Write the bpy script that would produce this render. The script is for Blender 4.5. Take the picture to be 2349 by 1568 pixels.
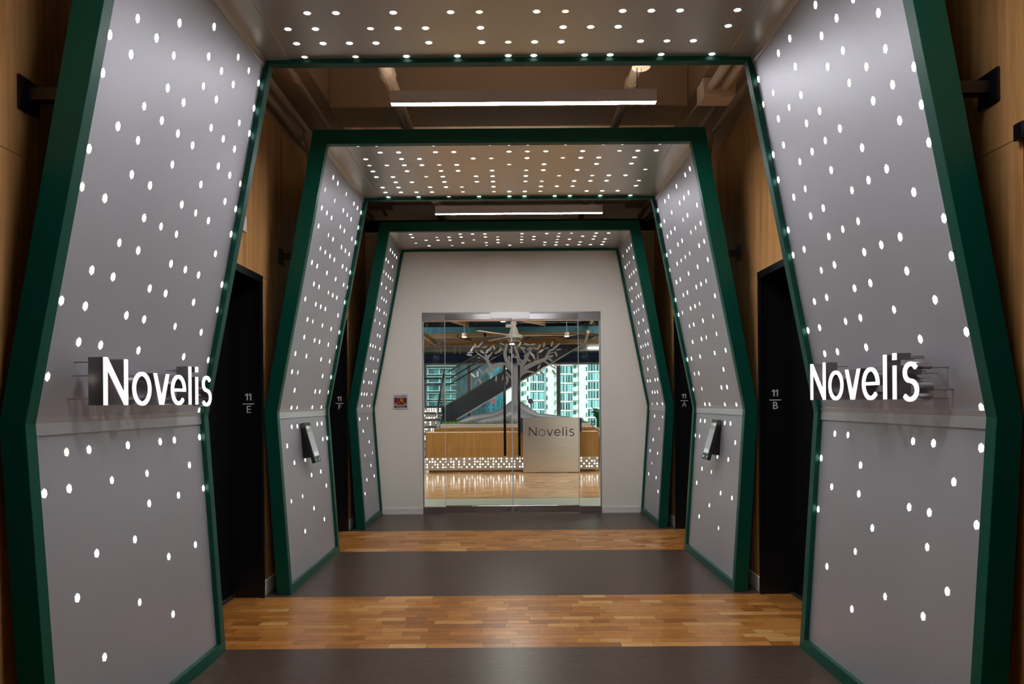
import bpy, bmesh, math, random
from mathutils import Vector, Matrix
R = math.radians
random.seed(7)
for o in list(bpy.data.objects): bpy.data.objects.remove(o)
scene = bpy.context.scene
C = scene.collection

# ------------------------------------------------------------------ camera
F, H = 1566.0, 1.4
cd = bpy.data.cameras.new('camera'); cam = bpy.data.objects.new('camera', cd); C.objects.link(cam)
cd.sensor_width = 36; cd.lens = F / 2349 * 36
cd.shift_x = 0.00106; cd.shift_y = 0.05875
cd.clip_start = 0.05; cd.clip_end = 900
cam.location = (0, 0, H); cam.rotation_euler = (R(90), R(0.43), 0)
scene.camera = cam

# ------------------------------------------------------------------ world, sun, exposure
w = bpy.data.worlds.new('sky'); scene.world = w; w.use_nodes = True
nt = w.node_tree
sky = nt.nodes.new('ShaderNodeTexSky'); sky.sky_type = 'NISHITA'; sky.sun_disc = False
sky.sun_elevation = R(48); sky.sun_rotation = R(150)
nt.links.new(sky.outputs[0], nt.nodes['Background'].inputs[0])
nt.nodes['Background'].inputs[1].default_value = 0.36
sd = bpy.data.lights.new('sun', 'SUN'); sd.energy = 5.6; sd.angle = R(1.5); sd.color = (1, .96, .88)
sun = bpy.data.objects.new('sun', sd); C.objects.link(sun)
sun.rotation_euler = (R(52), 0, R(-28)); sun.location = (0, 40, 60)
scene.view_settings.view_transform = 'Standard'; scene.view_settings.look = 'None'
scene.view_settings.gamma = 1; scene.view_settings.use_curve_mapping = False
scene.view_settings.exposure = 0.0

# ------------------------------------------------------------------ helpers
T43 = R(0.43)
def px(u, v, y):
    """photo pixel at depth y -> (x, z)"""
    a, b = u - 1172.0, v - 922.0
    c, s = math.cos(T43), math.sin(T43)
    return (c * a - s * b) * y / F, H - (s * a + c * b) * y / F

class MB:
    def __init__(s): s.v = []; s.f = []; s.sm = False
    def add(s, vs, fs):
        n = len(s.v); s.v += [tuple(p) for p in vs]; s.f += [tuple(i + n for i in f) for f in fs]; return s
    def box(s, x0, x1, y0, y1, z0, z1):
        if x0 > x1: x0, x1 = x1, x0
        return s.add([(x0,y0,z0),(x1,y0,z0),(x1,y1,z0),(x0,y1,z0),(x0,y0,z1),(x1,y0,z1),(x1,y1,z1),(x0,y1,z1)],
                     [(0,3,2,1),(4,5,6,7),(0,1,5,4),(1,2,6,5),(2,3,7,6),(3,0,4,7)])
    def bar(s, a, b, wd, ht, up=(0,0,1)):
        a, b = Vector(a), Vector(b); d = (b - a).normalized(); up = Vector(up)
        if abs(d.dot(up)) > .98: up = Vector((0,1,0))
        r = d.cross(up).normalized(); u = r.cross(d).normalized()
        vs = []
        for p in (a, b):
            for sx, sz in ((-1,-1),(1,-1),(1,1),(-1,1)): vs.append(p + r * sx * wd / 2 + u * sz * ht / 2)
        return s.add(vs, [(0,1,2,3),(7,6,5,4),(0,4,5,1),(1,5,6,2),(2,6,7,3),(3,7,4,0)])
    def tube(s, pts, rad, n=10, cap=True, flat=1.0):
        pts = [Vector(p) for p in pts]
        if not hasattr(rad, '__len__'): rad = [rad] * len(pts)
        vs, fs = [], []
        prev = None
        for i, p in enumerate(pts):
            d = (pts[min(i+1, len(pts)-1)] - pts[max(i-1, 0)]).normalized()
            up = Vector((0,0,1)) if abs(d.z) < .9 else Vector((0,1,0))
            if prev is not None: up = prev
            r = d.cross(up).normalized(); u = r.cross(d).normalized(); prev = u
            for k in range(n):
                a = 2 * math.pi * k / n
                vs.append(p + (r * math.cos(a) + u * math.sin(a) * flat) * rad[i])
        for i in range(len(pts) - 1):
            for k in range(n):
                fs.append((i*n+k, i*n+(k+1) % n, (i+1)*n+(k+1) % n, (i+1)*n+k))
        if cap: fs.append(tuple(range(n))[::-1]); fs.append(tuple((len(pts)-1)*n + k for k in range(n)))
        return s.add(vs, fs)
    def lathe(s, prof, cx, cy, n=24):
        vs, fs = [], []
        for r, z in prof:
            for k in range(n):
                a = 2 * math.pi * k / n; vs.append((cx + r * math.cos(a), cy + r * math.sin(a), z))
        for i in range(len(prof) - 1):
            for k in range(n): fs.append((i*n+k, i*n+(k+1) % n, (i+1)*n+(k+1) % n, (i+1)*n+k))
        fs.append(tuple(range(n))[::-1]); fs.append(tuple((len(prof)-1)*n+k for k in range(n)))
        return s.add(vs, fs)
    def prism(s, poly, fn0, fn1):
        """poly 2D; fn0/fn1 map (a,b)->3D for the two ends"""
        n = len(poly)
        vs = [fn0(*p) for p in poly] + [fn1(*p) for p in poly]
        fs = [tuple(range(n)), tuple(range(2*n-1, n-1, -1))] + [(i, i+n, (i+1) % n + n, (i+1) % n) for i in range(n)]
        return s.add(vs, fs)
    def strip(s, L, Rr, fn0, fn1, closed=False):
        """ribbon between point lists L and R extruded fn0->fn1"""
        n = len(L); vs = [fn0(*p) for p in L] + [fn0(*p) for p in Rr] + [fn1(*p) for p in L] + [fn1(*p) for p in Rr]
        fs = []; m = n if closed else n - 1
        for i in range(m):
            j = (i + 1) % n
            fs += [(i, j, n+j, n+i), (2*n+i, 3*n+i, 3*n+j, 2*n+j), (i, 2*n+i, 2*n+j, j), (n+i, n+j, 3*n+j, 3*n+i)]
        if not closed: fs += [(0, n, 3*n, 2*n), (n-1, 3*n-1, 4*n-1, 2*n-1)]
        return s.add(vs, fs)

def wloc(o):
    v = Vector(o.location); p = o.parent
    while p: v += p.location; p = p.parent
    return v
def obj(name, mb, mat, parent=None, bevel=0, smooth=False, recalc=True, off=None):
    me = bpy.data.meshes.new(name)
    o0 = wloc(parent) if parent else Vector((0,0,0))
    me.from_pydata([Vector(p) - o0 for p in mb.v], [], mb.f); me.update()
    if recalc:
        bm = bmesh.new(); bm.from_mesh(me); bmesh.ops.recalc_face_normals(bm, faces=bm.faces); bm.to_mesh(me); bm.free()
    for m in (mat if isinstance(mat, (list, tuple)) else [mat]): me.materials.append(m)
    if smooth:
        for p in me.polygons: p.use_smooth = True
    o = bpy.data.objects.new(name, me); C.objects.link(o)
    if parent: o.parent = parent
    if bevel:
        b = o.modifiers.new('bevel', 'BEVEL'); b.width = bevel; b.segments = 2; b.limit_method = 'ANGLE'
    return o
def inst(name, me, loc, parent):
    o = bpy.data.objects.new(name, me); C.objects.link(o)
    o.parent = parent; o.location = Vector(loc) - wloc(parent); return o
def tag(o, label=None, cat=None, group=None, kind=None):
    if label: o['label'] = label
    if cat: o['category'] = cat
    if group: o['group'] = group
    if kind: o['kind'] = kind
    return o
def thing(name, loc, label, cat, group=None):
    o = bpy.data.objects.new(name, None); C.objects.link(o); o.location = loc; o.empty_display_size = .1
    return tag(o, label, cat, group)
def struct(name, mb, mat, label, cat='structure', **k):
    o = obj(name, mb, mat, **k); return tag(o, label, cat, kind='structure')
def text_mesh(s, size, fn, depth=.002, name='lettering', align='CENTER'):
    """default-font text -> MB (solid), fn maps (x,y,d)->world"""
    cu = bpy.data.curves.new('t', 'FONT'); cu.body = s; cu.size = size; cu.align_x = align; cu.align_y = 'CENTER'
    cu.extrude = depth / 2; cu.resolution_u = 3
    to = bpy.data.objects.new('t', cu); C.objects.link(to)
    bpy.context.view_layer.update()
    me = bpy.data.meshes.new_from_object(to.evaluated_get(bpy.context.evaluated_depsgraph_get()))
    mb = MB(); mb.add([fn(*v.co) for v in me.vertices], [tuple(p.vertices) for p in me.polygons])
    bpy.data.objects.remove(to); bpy.data.curves.remove(cu); bpy.data.meshes.remove(me)
    return mb

# ------------------------------------------------------------------ materials
def mat(name, col, rough=.5, metal=0, emit=None, es=0, spec=.5, coat=0):
    m = bpy.data.materials.new(name); m.use_nodes = True; b = m.node_tree.nodes['Principled BSDF']
    b.inputs['Base Color'].default_value = (*col, 1); b.inputs['Roughness'].default_value = rough
    b.inputs['Metallic'].default_value = metal; b.inputs['Specular IOR Level'].default_value = spec
    b.inputs['Coat Weight'].default_value = coat
    if emit: b.inputs['Emission Color'].default_value = (*emit, 1); b.inputs['Emission Strength'].default_value = es
    return m
def nd(m, t, **kw):
    n = m.node_tree.nodes.new(t)
    for k, v in kw.items():
        if k in n.inputs: n.inputs[k].default_value = v
        else: setattr(n, k, v)
    return n
def lk(m, a, b): m.node_tree.links.new(a, b)
def coords(m, scale, kind='Object', rot=(0,0,0)):
    tc = nd(m, 'ShaderNodeTexCoord'); mp = nd(m, 'ShaderNodeMapping')
    mp.inputs['Scale'].default_value = scale; mp.inputs['Rotation'].default_value = rot
    lk(m, tc.outputs[kind], mp.inputs[0]); return mp.outputs[0]
def ramp(m, fac, stops):
    r = nd(m, 'ShaderNodeValToRGB'); e = r.color_ramp.elements
    while len(e) < len(stops): e.new(.5)
    for i, (p, c) in enumerate(stops): e[i].position = p; e[i].color = (*c, 1)
    lk(m, fac, r.inputs[0]); return r.outputs[0]
def bump(m, h, st, dist=.01):
    b = nd(m, 'ShaderNodeBump'); b.inputs['Strength'].default_value = st; b.inputs['Distance'].default_value = dist
    lk(m, h, b.inputs['Height']); lk(m, b.outputs[0], m.node_tree.nodes['Principled BSDF'].inputs['Normal'])
def mix(m, fac, a, b, mode='MIX'):
    n = nd(m, 'ShaderNodeMix'); n.data_type = 'RGBA'; n.blend_type = mode
    if isinstance(fac, (int, float)): n.inputs[0].default_value = fac
    else: lk(m, fac, n.inputs[0])
    for i, x in ((6, a), (7, b)):
        if isinstance(x, tuple): n.inputs[i].default_value = (*x, 1)
        else: lk(m, x, n.inputs[i])
    return n.outputs[2]
P = lambda m: m.node_tree.nodes['Principled BSDF']

def wood_mat(name, c0, c1, c2, scale, rough=.42):
    m = mat(name, c1, rough)
    v = coords(m, scale)
    n1 = nd(m, 'ShaderNodeTexNoise', Scale=1.0, Detail=6.0, Roughness=.6, Distortion=.6); lk(m, v, n1.inputs['Vector'])
    v2 = coords(m, tuple(s * .14 for s in scale))
    n2 = nd(m, 'ShaderNodeTexWave', Scale=2.0, Distortion=9.0, Detail=3.0); lk(m, v2, n2.inputs['Vector'])
    c = ramp(m, n1.outputs[0], [(.3, c0), (.52, c1), (.72, c2)])
    d = ramp(m, n2.outputs[0], [(.0, (.78,.74,.7)), (.45, (1,1,1)), (1, (1,1,1))])
    lk(m, mix(m, .55, c, d, 'MULTIPLY'), P(m).inputs['Base Color'])
    bump(m, n1.outputs[0], .08, .003); return m

M = {}
M['green'] = mat('green_paint', (.001, .078, .052), .36, spec=.28)
def alu(name, base, rough, metal):
    m = mat(name, base, rough, metal)
    v = coords(m, (3, 3, 160)); n = nd(m, 'ShaderNodeTexNoise', Scale=3.0, Detail=3.0); lk(m, v, n.inputs['Vector'])
    v2 = coords(m, (1.3, 1.3, 1.3)); n2 = nd(m, 'ShaderNodeTexNoise', Scale=1.0, Detail=2.0); lk(m, v2, n2.inputs['Vector'])
    a = nd(m, 'ShaderNodeMapRange'); a.inputs['To Min'].default_value = rough - .06; a.inputs['To Max'].default_value = rough + .08
    lk(m, n.outputs[0], a.inputs['Value']); lk(m, a.outputs[0], P(m).inputs['Roughness'])
    lk(m, ramp(m, n2.outputs[0], [(.2, tuple(c * .93 for c in base)), (.8, tuple(c * 1.04 for c in base))]), P(m).inputs['Base Color'])
    return m
M['panel'] = alu('brushed_aluminium_panel', (.515, .53, .575), .47, .55)
M['trim'] = alu('aluminium_trim', (.63, .64, .68), .36, .6)
M['ceilpanel'] = alu('ceiling_aluminium', (.68, .63, .56), .30, .7)
def emis(name, cols, es):
    m = mat(name, (.8,.8,.8), .4)
    oi = nd(m, 'ShaderNodeObjectInfo'); c = ramp(m, oi.outputs['Random'], cols)
    lk(m, c, P(m).inputs['Emission Color']); P(m).inputs['Emission Strength'].default_value = es; return m
M['dot'] = emis('backlit_perforation', [(0, (.20, .185, .145)), (.22, (.235, .22, .185)), (.30, (1, .97, .93)), (1, (1, 1, 1))], 5.0)
M['letter'] = mat('lit_white_acrylic', (.9,.9,.9), .3, emit=(.97, .97, 1), es=.86)
M['tube'] = mat('led_diffuser', (.9,.9,.9), .4, emit=(.98, .955, 1), es=136)
M['uplight'] = mat('uplight_diffuser', (.9,.9,.9), .4, emit=(1, .86, .72), es=16)
M['housing'] = mat('pendant_housing', (.72, .68, .68), .5)
M['steel'] = mat('brushed_steel', (.42, .41, .41), .28, .95)
M['steel2'] = mat('polished_steel', (.62, .61, .6), .14, 1)
M['lettersteel'] = mat('dark_letter_steel', (.30, .28, .29), .25, .9)
M['black'] = mat('black_powder_coat', (.006, .006, .008), .35)
M['softblack'] = mat('matt_black', (.008, .008, .010), .6)
M['blackdoor'] = mat('black_elevator_steel', (.004, .004, .005), .5, 0, spec=.2)
M['oak'] = wood_mat('oak_veneer', (.50, .25, .08), (.70, .38, .14), (.80, .48, .20), (26, 26, 1.1))
M['oakdesk'] = wood_mat('oak_desk', (.31, .155, .04), (.41, .215, .06), (.48, .27, .085), (30, 30, 1.2))
M['beamwood'] = mat('amber_wood', (.42, .22, .06), .45)
M['beampale'] = mat('pale_worktop_and_lit_edge', (.72, .52, .38), .5)  # desk worktop tone, also the painted-on light under the beams
M['beige'] = mat('beige_wall_paint', (.86, .83, .73), .6)
M['basew'] = mat('white_baseboard', (.80, .78, .72), .45)
M['plenum'] = mat('brown_plenum_paint', (.62, .46, .31), .75)
M['pipe'] = mat('painted_pipe', (.68, .54, .40), .55)
M['white'] = mat('white_plastic', (.75, .74, .73), .45)
def lino():
    m = mat('grey_lino', (.1,.09,.08), .34, spec=.2)
    n = nd(m, 'ShaderNodeTexNoise', Scale=1.0, Detail=6.0, Roughness=.75); lk(m, coords(m, (13, 36, 14)), n.inputs['Vector'])
    n2 = nd(m, 'ShaderNodeTexNoise', Scale=1.0, Detail=8.0, Roughness=.75); lk(m, coords(m, (1.6, 2.5, 2)), n2.inputs['Vector'])
    c = ramp(m, n.outputs[0], [(.30, (.030,.018,.012)), (.41, (.074,.049,.037)), (.57, (.092,.063,.048)), (.74, (.135,.096,.074))])
    d = ramp(m, n2.outputs[0], [(.3, (.86,.84,.83)), (.7, (1.08,1.06,1.05))])
    lk(m, mix(m, 1.0, c, d, 'MULTIPLY'), P(m).inputs['Base Color'])
    r = nd(m, 'ShaderNodeMapRange'); r.inputs['To Min'].default_value = .26; r.inputs['To Max'].default_value = .36
    lk(m, n.outputs[0], r.inputs['Value']); lk(m, r.outputs[0], P(m).inputs['Roughness'])
    bump(m, n.outputs[0], .05, .001); return m
M['lino'] = lino()
def cork(name, per_island):
    m = mat(name, (.4,.2,.08), .28, spec=.3)
    if per_island:
        g = nd(m, 'ShaderNodeNewGeometry'); rnd = g.outputs['Random Per Island']
    else:
        g = nd(m, 'ShaderNodeObjectInfo'); rnd = g.outputs['Random']
    base = ramp(m, rnd, [(0, (.30,.115,.025)), (.2, (.40,.165,.035)), (.55, (.50,.215,.050)), (.85, (.56,.26,.065)), (.97, (.68,.39,.14))])
    n = nd(m, 'ShaderNodeTexNoise', Scale=1.0, Detail=8.0, Roughness=.7); lk(m, coords(m, (9, 30, 9)), n.inputs['Vector'])
    sp = nd(m, 'ShaderNodeTexNoise', Scale=1.0, Detail=6.0, Roughness=.8); lk(m, coords(m, (34, 62, 34)), sp.inputs['Vector'])
    d = ramp(m, n.outputs[0], [(.28, (.66,.58,.5)), (.5, (.95,.93,.9)), (.7, (1.12,1.12,1.1))])
    e = ramp(m, sp.outputs[0], [(.32, (.30,.20,.14)), (.41, (1,1,1)), (1, (1,1,1))])
    c = mix(m, 1.0, base, d, 'MULTIPLY'); c = mix(m, .8, c, e, 'MULTIPLY')
    lk(m, c, P(m).inputs['Base Color']); bump(m, sp.outputs[0], .08, .001); return m
M['cork'] = cork('cork_block', False); M['corki'] = cork('cork_mosaic', True)
def glass(name, tint, refl=1.0, rough=0.0):
    m = bpy.data.materials.new(name); m.use_nodes = True; t = m.node_tree; t.nodes.remove(P(m))
    tr = nd(m, 'ShaderNodeBsdfTransparent'); tr.inputs[0].default_value = (*tint, 1)
    gl = nd(m, 'ShaderNodeBsdfGlossy'); gl.inputs['Roughness'].default_value = rough
    fr = nd(m, 'ShaderNodeFresnel'); fr.inputs[0].default_value = 1.45
    mx = nd(m, 'ShaderNodeMixShader'); mu = nd(m, 'ShaderNodeMath', operation='MULTIPLY'); mu.inputs[1].default_value = refl
    lk(m, fr.outputs[0], mu.inputs[0]); lk(m, mu.outputs[0], mx.inputs[0]); lk(m, tr.outputs[0], mx.inputs[1]); lk(m, gl.outputs[0], mx.inputs[2])
    lk(m, mx.outputs[0], t.nodes['Material Output'].inputs[0]); return m
M['glass'] = glass('clear_glass', (.96, .985, .975)); M['softglass'] = glass('balustrade_glass', (.93, .97, .96), .25); M['winglass'] = glass('window_glass', (.86, .95, .95), .7)
M['glassedge'] = mat('glass_edge', (.55, .62, .70), .1, 0, spec=.8)
M['text'] = mat('white_vinyl', (.95, .95, .95), .5)

# ------------------------------------------------------------------ floor
WX = 1.82
fl = MB().box(-5, 5, -4, 24, -.3, -.012)
floor = struct('floor', fl, M['softblack'], 'hall floor of alternating dark lino and cork bands', 'floor')
bands = [(-4, -1.25, 'l'), (-1.25, -.2, 'c'), (-.2, 1.32, 'l'), (1.32, 2.37, 'ci'), (2.37, 3.90, 'l'), (3.90, 4.95, 'c'), (4.95, 6.44, 'l'), (6.44, 7.47, 'ci'), (7.47, 8.72, 'l')]
def blocks(y0, y1, x0, x1, rh, wmin, wmax, g=.0008):
    n = max(1, round((y1 - y0) / rh)); rh = (y1 - y0) / n
    for i in range(n):
        x = x0 - random.random() * wmax * .6; first = True
        while x < x1:
            ww = random.choice([random.uniform(wmin, wmax*.5), random.uniform(wmin, wmax)])
            a, b = max(x, x0), min(x + ww, x1)
            if x1 - b < .05: b = x1
            if b - a > .02: yield a + g, b - g, y0 + i*rh + g, y0 + (i+1)*rh - g
            x = b if b >= x1 else x + ww
for y0, y1, k in bands:
    if k == 'l':
        o = obj('lino_band', MB().box(-1.86, 1.86, y0, y1, -.012, 0), M['lino'], floor)
    elif k == 'c' and y0 > 0:
        for a, b, c, d in blocks(y0, y1, -WX - .2, WX + .2, .07, .12, .42):
            z = random.uniform(-.0006, 0)
            obj('cork_block', MB().box(a, b, c, d, -.012, z), M['cork'], floor, recalc=False)
    else:
        mb = MB()
        for a, b, c, d in blocks(y0, y1, -WX - .2, WX + .2, .07, .12, .42):
            mb.box(a, b, c, d, -.012, random.uniform(-.0006, 0))
        tag(obj('cork_mosaic', mb, M['corki'], floor, recalc=False), kind='stuff')
# reception floor
M['palefloor'] = mat('pale_green_grey_mat', (.42, .46, .38), .35)
obj('pale_strip', MB().box(-5, 5, 8.72, 9.97, -.012, 0), M['palefloor'], floor)
obj('metal_divider', MB().box(-5, 5, 9.97, 10.0, -.012, .001), M['black'], floor)
mb = MB()
for a, b, c, d in blocks(10.0, 22, -5, 5, .085, .15, .5): mb.box(a, b, c, d, -.012, 0)
M['cork2'] = cork('pale_cork_mosaic', True)
for e, c in zip([n for n in M['cork2'].node_tree.nodes if n.type == 'VALTORGB'][0].color_ramp.elements,
                [(.45,.25,.11), (.52,.30,.14), (.58,.35,.17), (.62,.38,.19), (.72,.48,.27)]): e.color = (*c, 1)
P(M['cork2']).inputs['Roughness'].default_value = .15
for l_ in list(M['cork2'].node_tree.links):
    if l_.to_socket.name == 'Normal': M['cork2'].node_tree.links.remove(l_)
tag(obj('cork_mosaic', mb, M['cork2'], floor, recalc=False), kind='stuff')

# ------------------------------------------------------------------ side walls with elevator openings
OPEN = [(1.33, 2.36), (3.91, 4.94), (6.47, 7.50)]
ZH, ZW = 2.33, 3.585
for sgn, side in ((-1, 'left'), (1, 'right')):
    X = WX * sgn; XB = (WX + .018) * sgn; XO = 2.32 * sgn
    mb = MB(); edges = [-4] + [e for o in OPEN for e in (o[0] - .03, o[1] + .03)] + [8.6]
    for i in range(0, len(edges), 2): mb.box(XB, XO, edges[i], edges[i+1], 0, 4.3)
    for a, b in OPEN: mb.box(XB, XO, a - .03, b + .03, ZH, 4.3)
    wall = struct('wall_' + side, mb, M['plenum'], f'{side} hall wall clad in oak veneer panels with dark plaster above', 'wall')
    g = .0015
    for i in range(0, len(edges), 2):
        a, b = edges[i], edges[i+1]
        if i == 0: spans = [(-4, -2.7), (-2.7, -1.35), (-1.35, 0), (0, b)]
        else: spans = [(a, b)]
        for s0, s1 in spans:
            obj('oak_panel', MB().box(X, XB, s0 + g, s1 - g, 0, ZH - g), M['oak'], wall)
    cuts = [-4, -2.7, -1.35, 0] + [e for o in OPEN for e in (o[0] - .03, o[1] + .03)] + [8.6]
    for a, b in zip(cuts[:-1], cuts[1:]):
        obj('oak_panel', MB().box(X, XB, a + g, b - g, ZH + g, ZW), M['oak'], wall)
    # baseboards
    bb = MB()
    for i in range(0, len(edges), 2): bb.box(X, X - .012 * sgn, edges[i] + .002, edges[i+1] - .002, 0, .105)
    struct('baseboard_' + side, bb, M['basew'], f'pale baseboard along the {side} oak wall', 'baseboard')

LET = {('left', 1): 'E', ('left', 2): 'F', ('right', 1): 'B', ('right', 2): 'A'}
dn = 0
for k, (a, b) in enumerate(OPEN):
    for sgn, side in ((-1, 'left'), (1, 'right')):
        dn += 1
        X0 = (WX - .022) * sgn; X1 = 2.04 * sgn
        mb = MB()
        mb.box(X0, X1, b, b + .026, 0, ZH); mb.box(X0, X1, a - .026, a, 0, ZH); mb.box(X0, X1, a - .026, b + .026, ZH - .05, ZH)
        mb.box(X0 - .004*sgn, X0 + .016*sgn, b - .012, b + .0, 0, ZH - .05)
        letter = LET.get((side, k))
        where = {1: 'between the first and second portals', 2: 'between the second and last portals', 0: 'beside the camera, before the first portal'}[k]
        d = struct('door_%d' % dn, mb, M['black'], f'black elevator doorway on the {side} {where}' + (f', lettered 11 over {letter}' if letter else ''), 'elevator')
        mid = (a + b) / 2
        for s0, s1 in ((a, mid - .002), (mid + .002, b)):
            obj('door_leaf', MB().box(X1 + .0*sgn, X1 + .035*sgn, s0, s1, .012, ZH - .05), M['blackdoor'], d)
        obj('threshold', MB().box(X1 - .035*sgn, X1 + .0*sgn, a, b, 0, .010), M['steel'], d)
        if letter:
            cx = {('left', 1): px(570.5, 921, b)[0], ('left', 2): px(779, 921, b)[0], ('right', 1): px(1778, 914, b)[0], ('right', 2): px(1569.5, 917, b)[0]}[(side, k)]
            yy = b - .002
            fn = lambda cx, cz: (lambda x, y, z: (cx + x, yy - z, cz + y))
            lt = MB()
            # 11
            for q in (-.022, .003):
                lt.prism([(q+.009, 1.4275), (q+.017, 1.4275), (q+.017, 1.4775), (q+.010, 1.4775), (q-.003, 1.467), (q-.003, 1.459), (q+.009, 1.467)],
                         lambda p, r: (cx + p, yy, r), lambda p, r: (cx + p, yy - .003, r))
            obj('lettering', lt, M['text'], d)
            obj('lettering', MB().box(cx - .042, cx + .042, yy - .003, yy, 1.398, 1.405), M['text'], d)
            t = text_mesh(letter, .076, fn(cx, 1.3595), .003)
            obj('lettering', t, M['text'], d)

# ------------------------------------------------------------------ ceiling of the hall
struct('ceiling', MB().box(-2.3, 2.3, -4, 8.6, 4.15, 4.35), M['plenum'], 'dark brown painted ceiling slab over the hall', 'ceiling')
n = 0
for a, b in ((-1.2, -.9), (1.4, 1.75), (5.55, 5.95), (7.95, 8.3)):
    n += 1
    struct('trim_%d' % n, MB().box(-1.46, 1.46, a, b, 3.80, 4.15), M['plenum'], f'brown painted drop beam across the hall ceiling, number {n} from the camera end', 'beam', bevel=.01)
for sgn, side in ((-1, 'left'), (1, 'right')):
    n += 1
    struct('trim_%d' % n, MB().box(1.46 * sgn, (WX + .018) * sgn, -4, 8.6, 3.83, 4.15), M['plenum'], f'brown painted soffit along the {side} side of the hall ceiling', 'soffit')
struct('wall_back', MB().box(-2.3, 2.3, -4.15, -4, 0, 4.3), M['beige'], 'plain wall behind the camera', 'wall')
def pipe_thing(name, pts, r, label, couplings=(), group=None):
    t = thing(name, pts[0], label, 'pipe', group)
    obj('pipe_run', MB().tube(pts, r, 12), M['pipe'], t, smooth=True)
    for c in couplings: obj('coupling', MB().tube([(c[0], c[1] - .03, c[2]), (c[0], c[1] + .03, c[2])], r * 1.28, 12), M['pipe'], t)
    return t
pipe_thing('ceiling_pipe', [(-1.53, -3, 3.74), (-1.53, 8.5, 3.74)], .022, 'thin painted conduit along the left soffit of the hall ceiling', [(-1.53, 4.9, 3.74)])
pipe_thing('ceiling_pipe', [(-1.70, -3, 3.70), (-1.70, 8.5, 3.70)], .026, 'inner of the two painted conduits tight above the left oak wall', [(-1.70, 4.6, 3.70)])
pipe_thing('ceiling_pipe', [(-1.775, -3, 3.66), (-1.775, 8.5, 3.66)], .024, 'outer painted conduit touching the left oak wall top', [])
pipe_thing('ceiling_pipe', [(-.82, 2, 3.63), (-.82, 8.5, 3.63)], .045, 'thick painted sprinkler pipe left of the ceiling middle', [(-.82, 4.62, 3.63), (-.82, 7.4, 3.63)])
pipe_thing('ceiling_pipe', [(.87, 2, 3.66), (.87, 8.5, 3.66)], .035, 'painted pipe right of the ceiling middle, passing behind the pendant canopy', [(.87, 4.85, 3.66)])
jb = px(1640, 228, 4.62)
pipe_thing('ceiling_pipe', [(1.36, 2, 3.50), (1.36, 4.56, 3.50)], .030, 'left of the twin conduits entering the junction box at upper right', [(1.36, 4.05, 3.50)])
pipe_thing('ceiling_pipe', [(1.45, 2, 3.50), (1.45, 4.56, 3.50)], .030, 'right of the twin conduits entering the junction box at upper right', [(1.45, 4.05, 3.50)])
pipe_thing('ceiling_pipe', [(1.62, -3, 3.70), (1.62, 8.5, 3.70)], .026, 'inner of the two painted conduits tight above the right oak wall', [])
pipe_thing('ceiling_pipe', [(1.71, -3, 3.66), (1.71, 8.5, 3.66)], .026, 'outer of the two painted conduits tight above the right oak wall', [])
t = thing('junction_box', (1.41, 4.6, 3.44), 'painted square junction box under the twin conduits at upper right', 'box')
obj('box_body', MB().box(1.30, 1.52, 4.56, 4.72, 3.44, 3.56), M['pipe'], t, bevel=.006)
obj('box_lid', MB().box(1.31, 1.51, 4.57, 4.71, 3.432, 3.44), M['pipe'], t)
obj('outlet_tube', MB().tube([(1.34, 4.72, 3.5), (1.34, 4.80, 3.5)], .016), M['pipe'], t)
obj('cable', MB().tube([(1.34, 4.80, 3.5), (1.33, 5.5, 3.52)], .005, 6), M['pipe'], t)
t = thing('conduit_bracket', (1.5, 3.98, 3.57), 'painted strut channel carrying the twin conduits at upper right', 'bracket')
obj('strut', MB().box(1.25, 1.80, 3.96, 4.0, 3.535, 3.575), M['pipe'], t)
for sgn, side in ((-1, 'left'), (1, 'right')):
    t = thing('loose_cable', (1.7*sgn, 6.1, 3.6), f'thick painted flexible cable hanging against the {side} oak wall above the second portal', 'cable')
    obj('cable_run', MB().tube([(1.70*sgn, 5.7, 3.66), (1.73*sgn, 5.9, 3.60), (1.75*sgn, 6.0, 3.45), (1.76*sgn, 6.05, 3.25), (1.77*sgn, 6.0, 3.10)], .022, 8), M['pipe'], t, smooth=True)

# pendants
names = {0: 'linear LED pendant nearest the camera, in front of the first portal', 1: 'larger linear LED pendant glowing between the first and second portals', 2: 'smaller-looking linear LED pendant between the second and last portals'}
for k, y in enumerate((1.84, 4.42, 7.00)):
    x0, x1 = -.762, .955
    t = thing('linear_pendant', (.097, y, 3.335), names[k], 'lamp', 'linear pendants hanging between the portals')
    obj('housing', MB().box(x0, x1, y - .026, y + .026, 3.342, 3.399).box(x0, x1, y - .026, y - .022, 3.399, 3.41).box(x0, x1, y + .022, y + .026, 3.399, 3.41).box(x0, x1, y - .026, y - .0235, 3.331, 3.342).box(x0, x1, y + .0235, y + .026, 3.331, 3.342), M['housing'], t)
    obj('diffuser', MB().box(x0 + .002, x1 - .002, y - .0235, y + .0235, 3.334, 3.342), M['tube'], t)
    obj('uplight_slot', MB().box(x0 + .01, x1 - .01, y - .02, y + .02, 3.400, 3.404), M['uplight'], t)
    obj('suspension_cable', MB().tube([(-.70, y, 3.40), (-.70, y, 4.15)], .0016, 6), M['steel'], t)
    for cx in (.86,):
        obj('canopy', MB().lathe([(.03, 3.585), (.056, 3.58), (.06, 3.572), (.06, 3.56), (.055, 3.556)], cx, y, 24), M['pipe'], t, smooth=False)
        obj('stem', MB().tube([(cx, y, 3.58), (cx, y, 4.15)], .012, 8), M['pipe'], t)
        obj('suspension_cable', MB().tube([(cx, y, 3.41), (cx, y, 3.56)], .0022, 6), M['steel'], t)
        if cx > 0: obj('power_cable', MB().tube([(cx - .028, y, 3.41), (cx - .028, y, 3.556)], .003, 6), M['black'], t)

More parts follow.
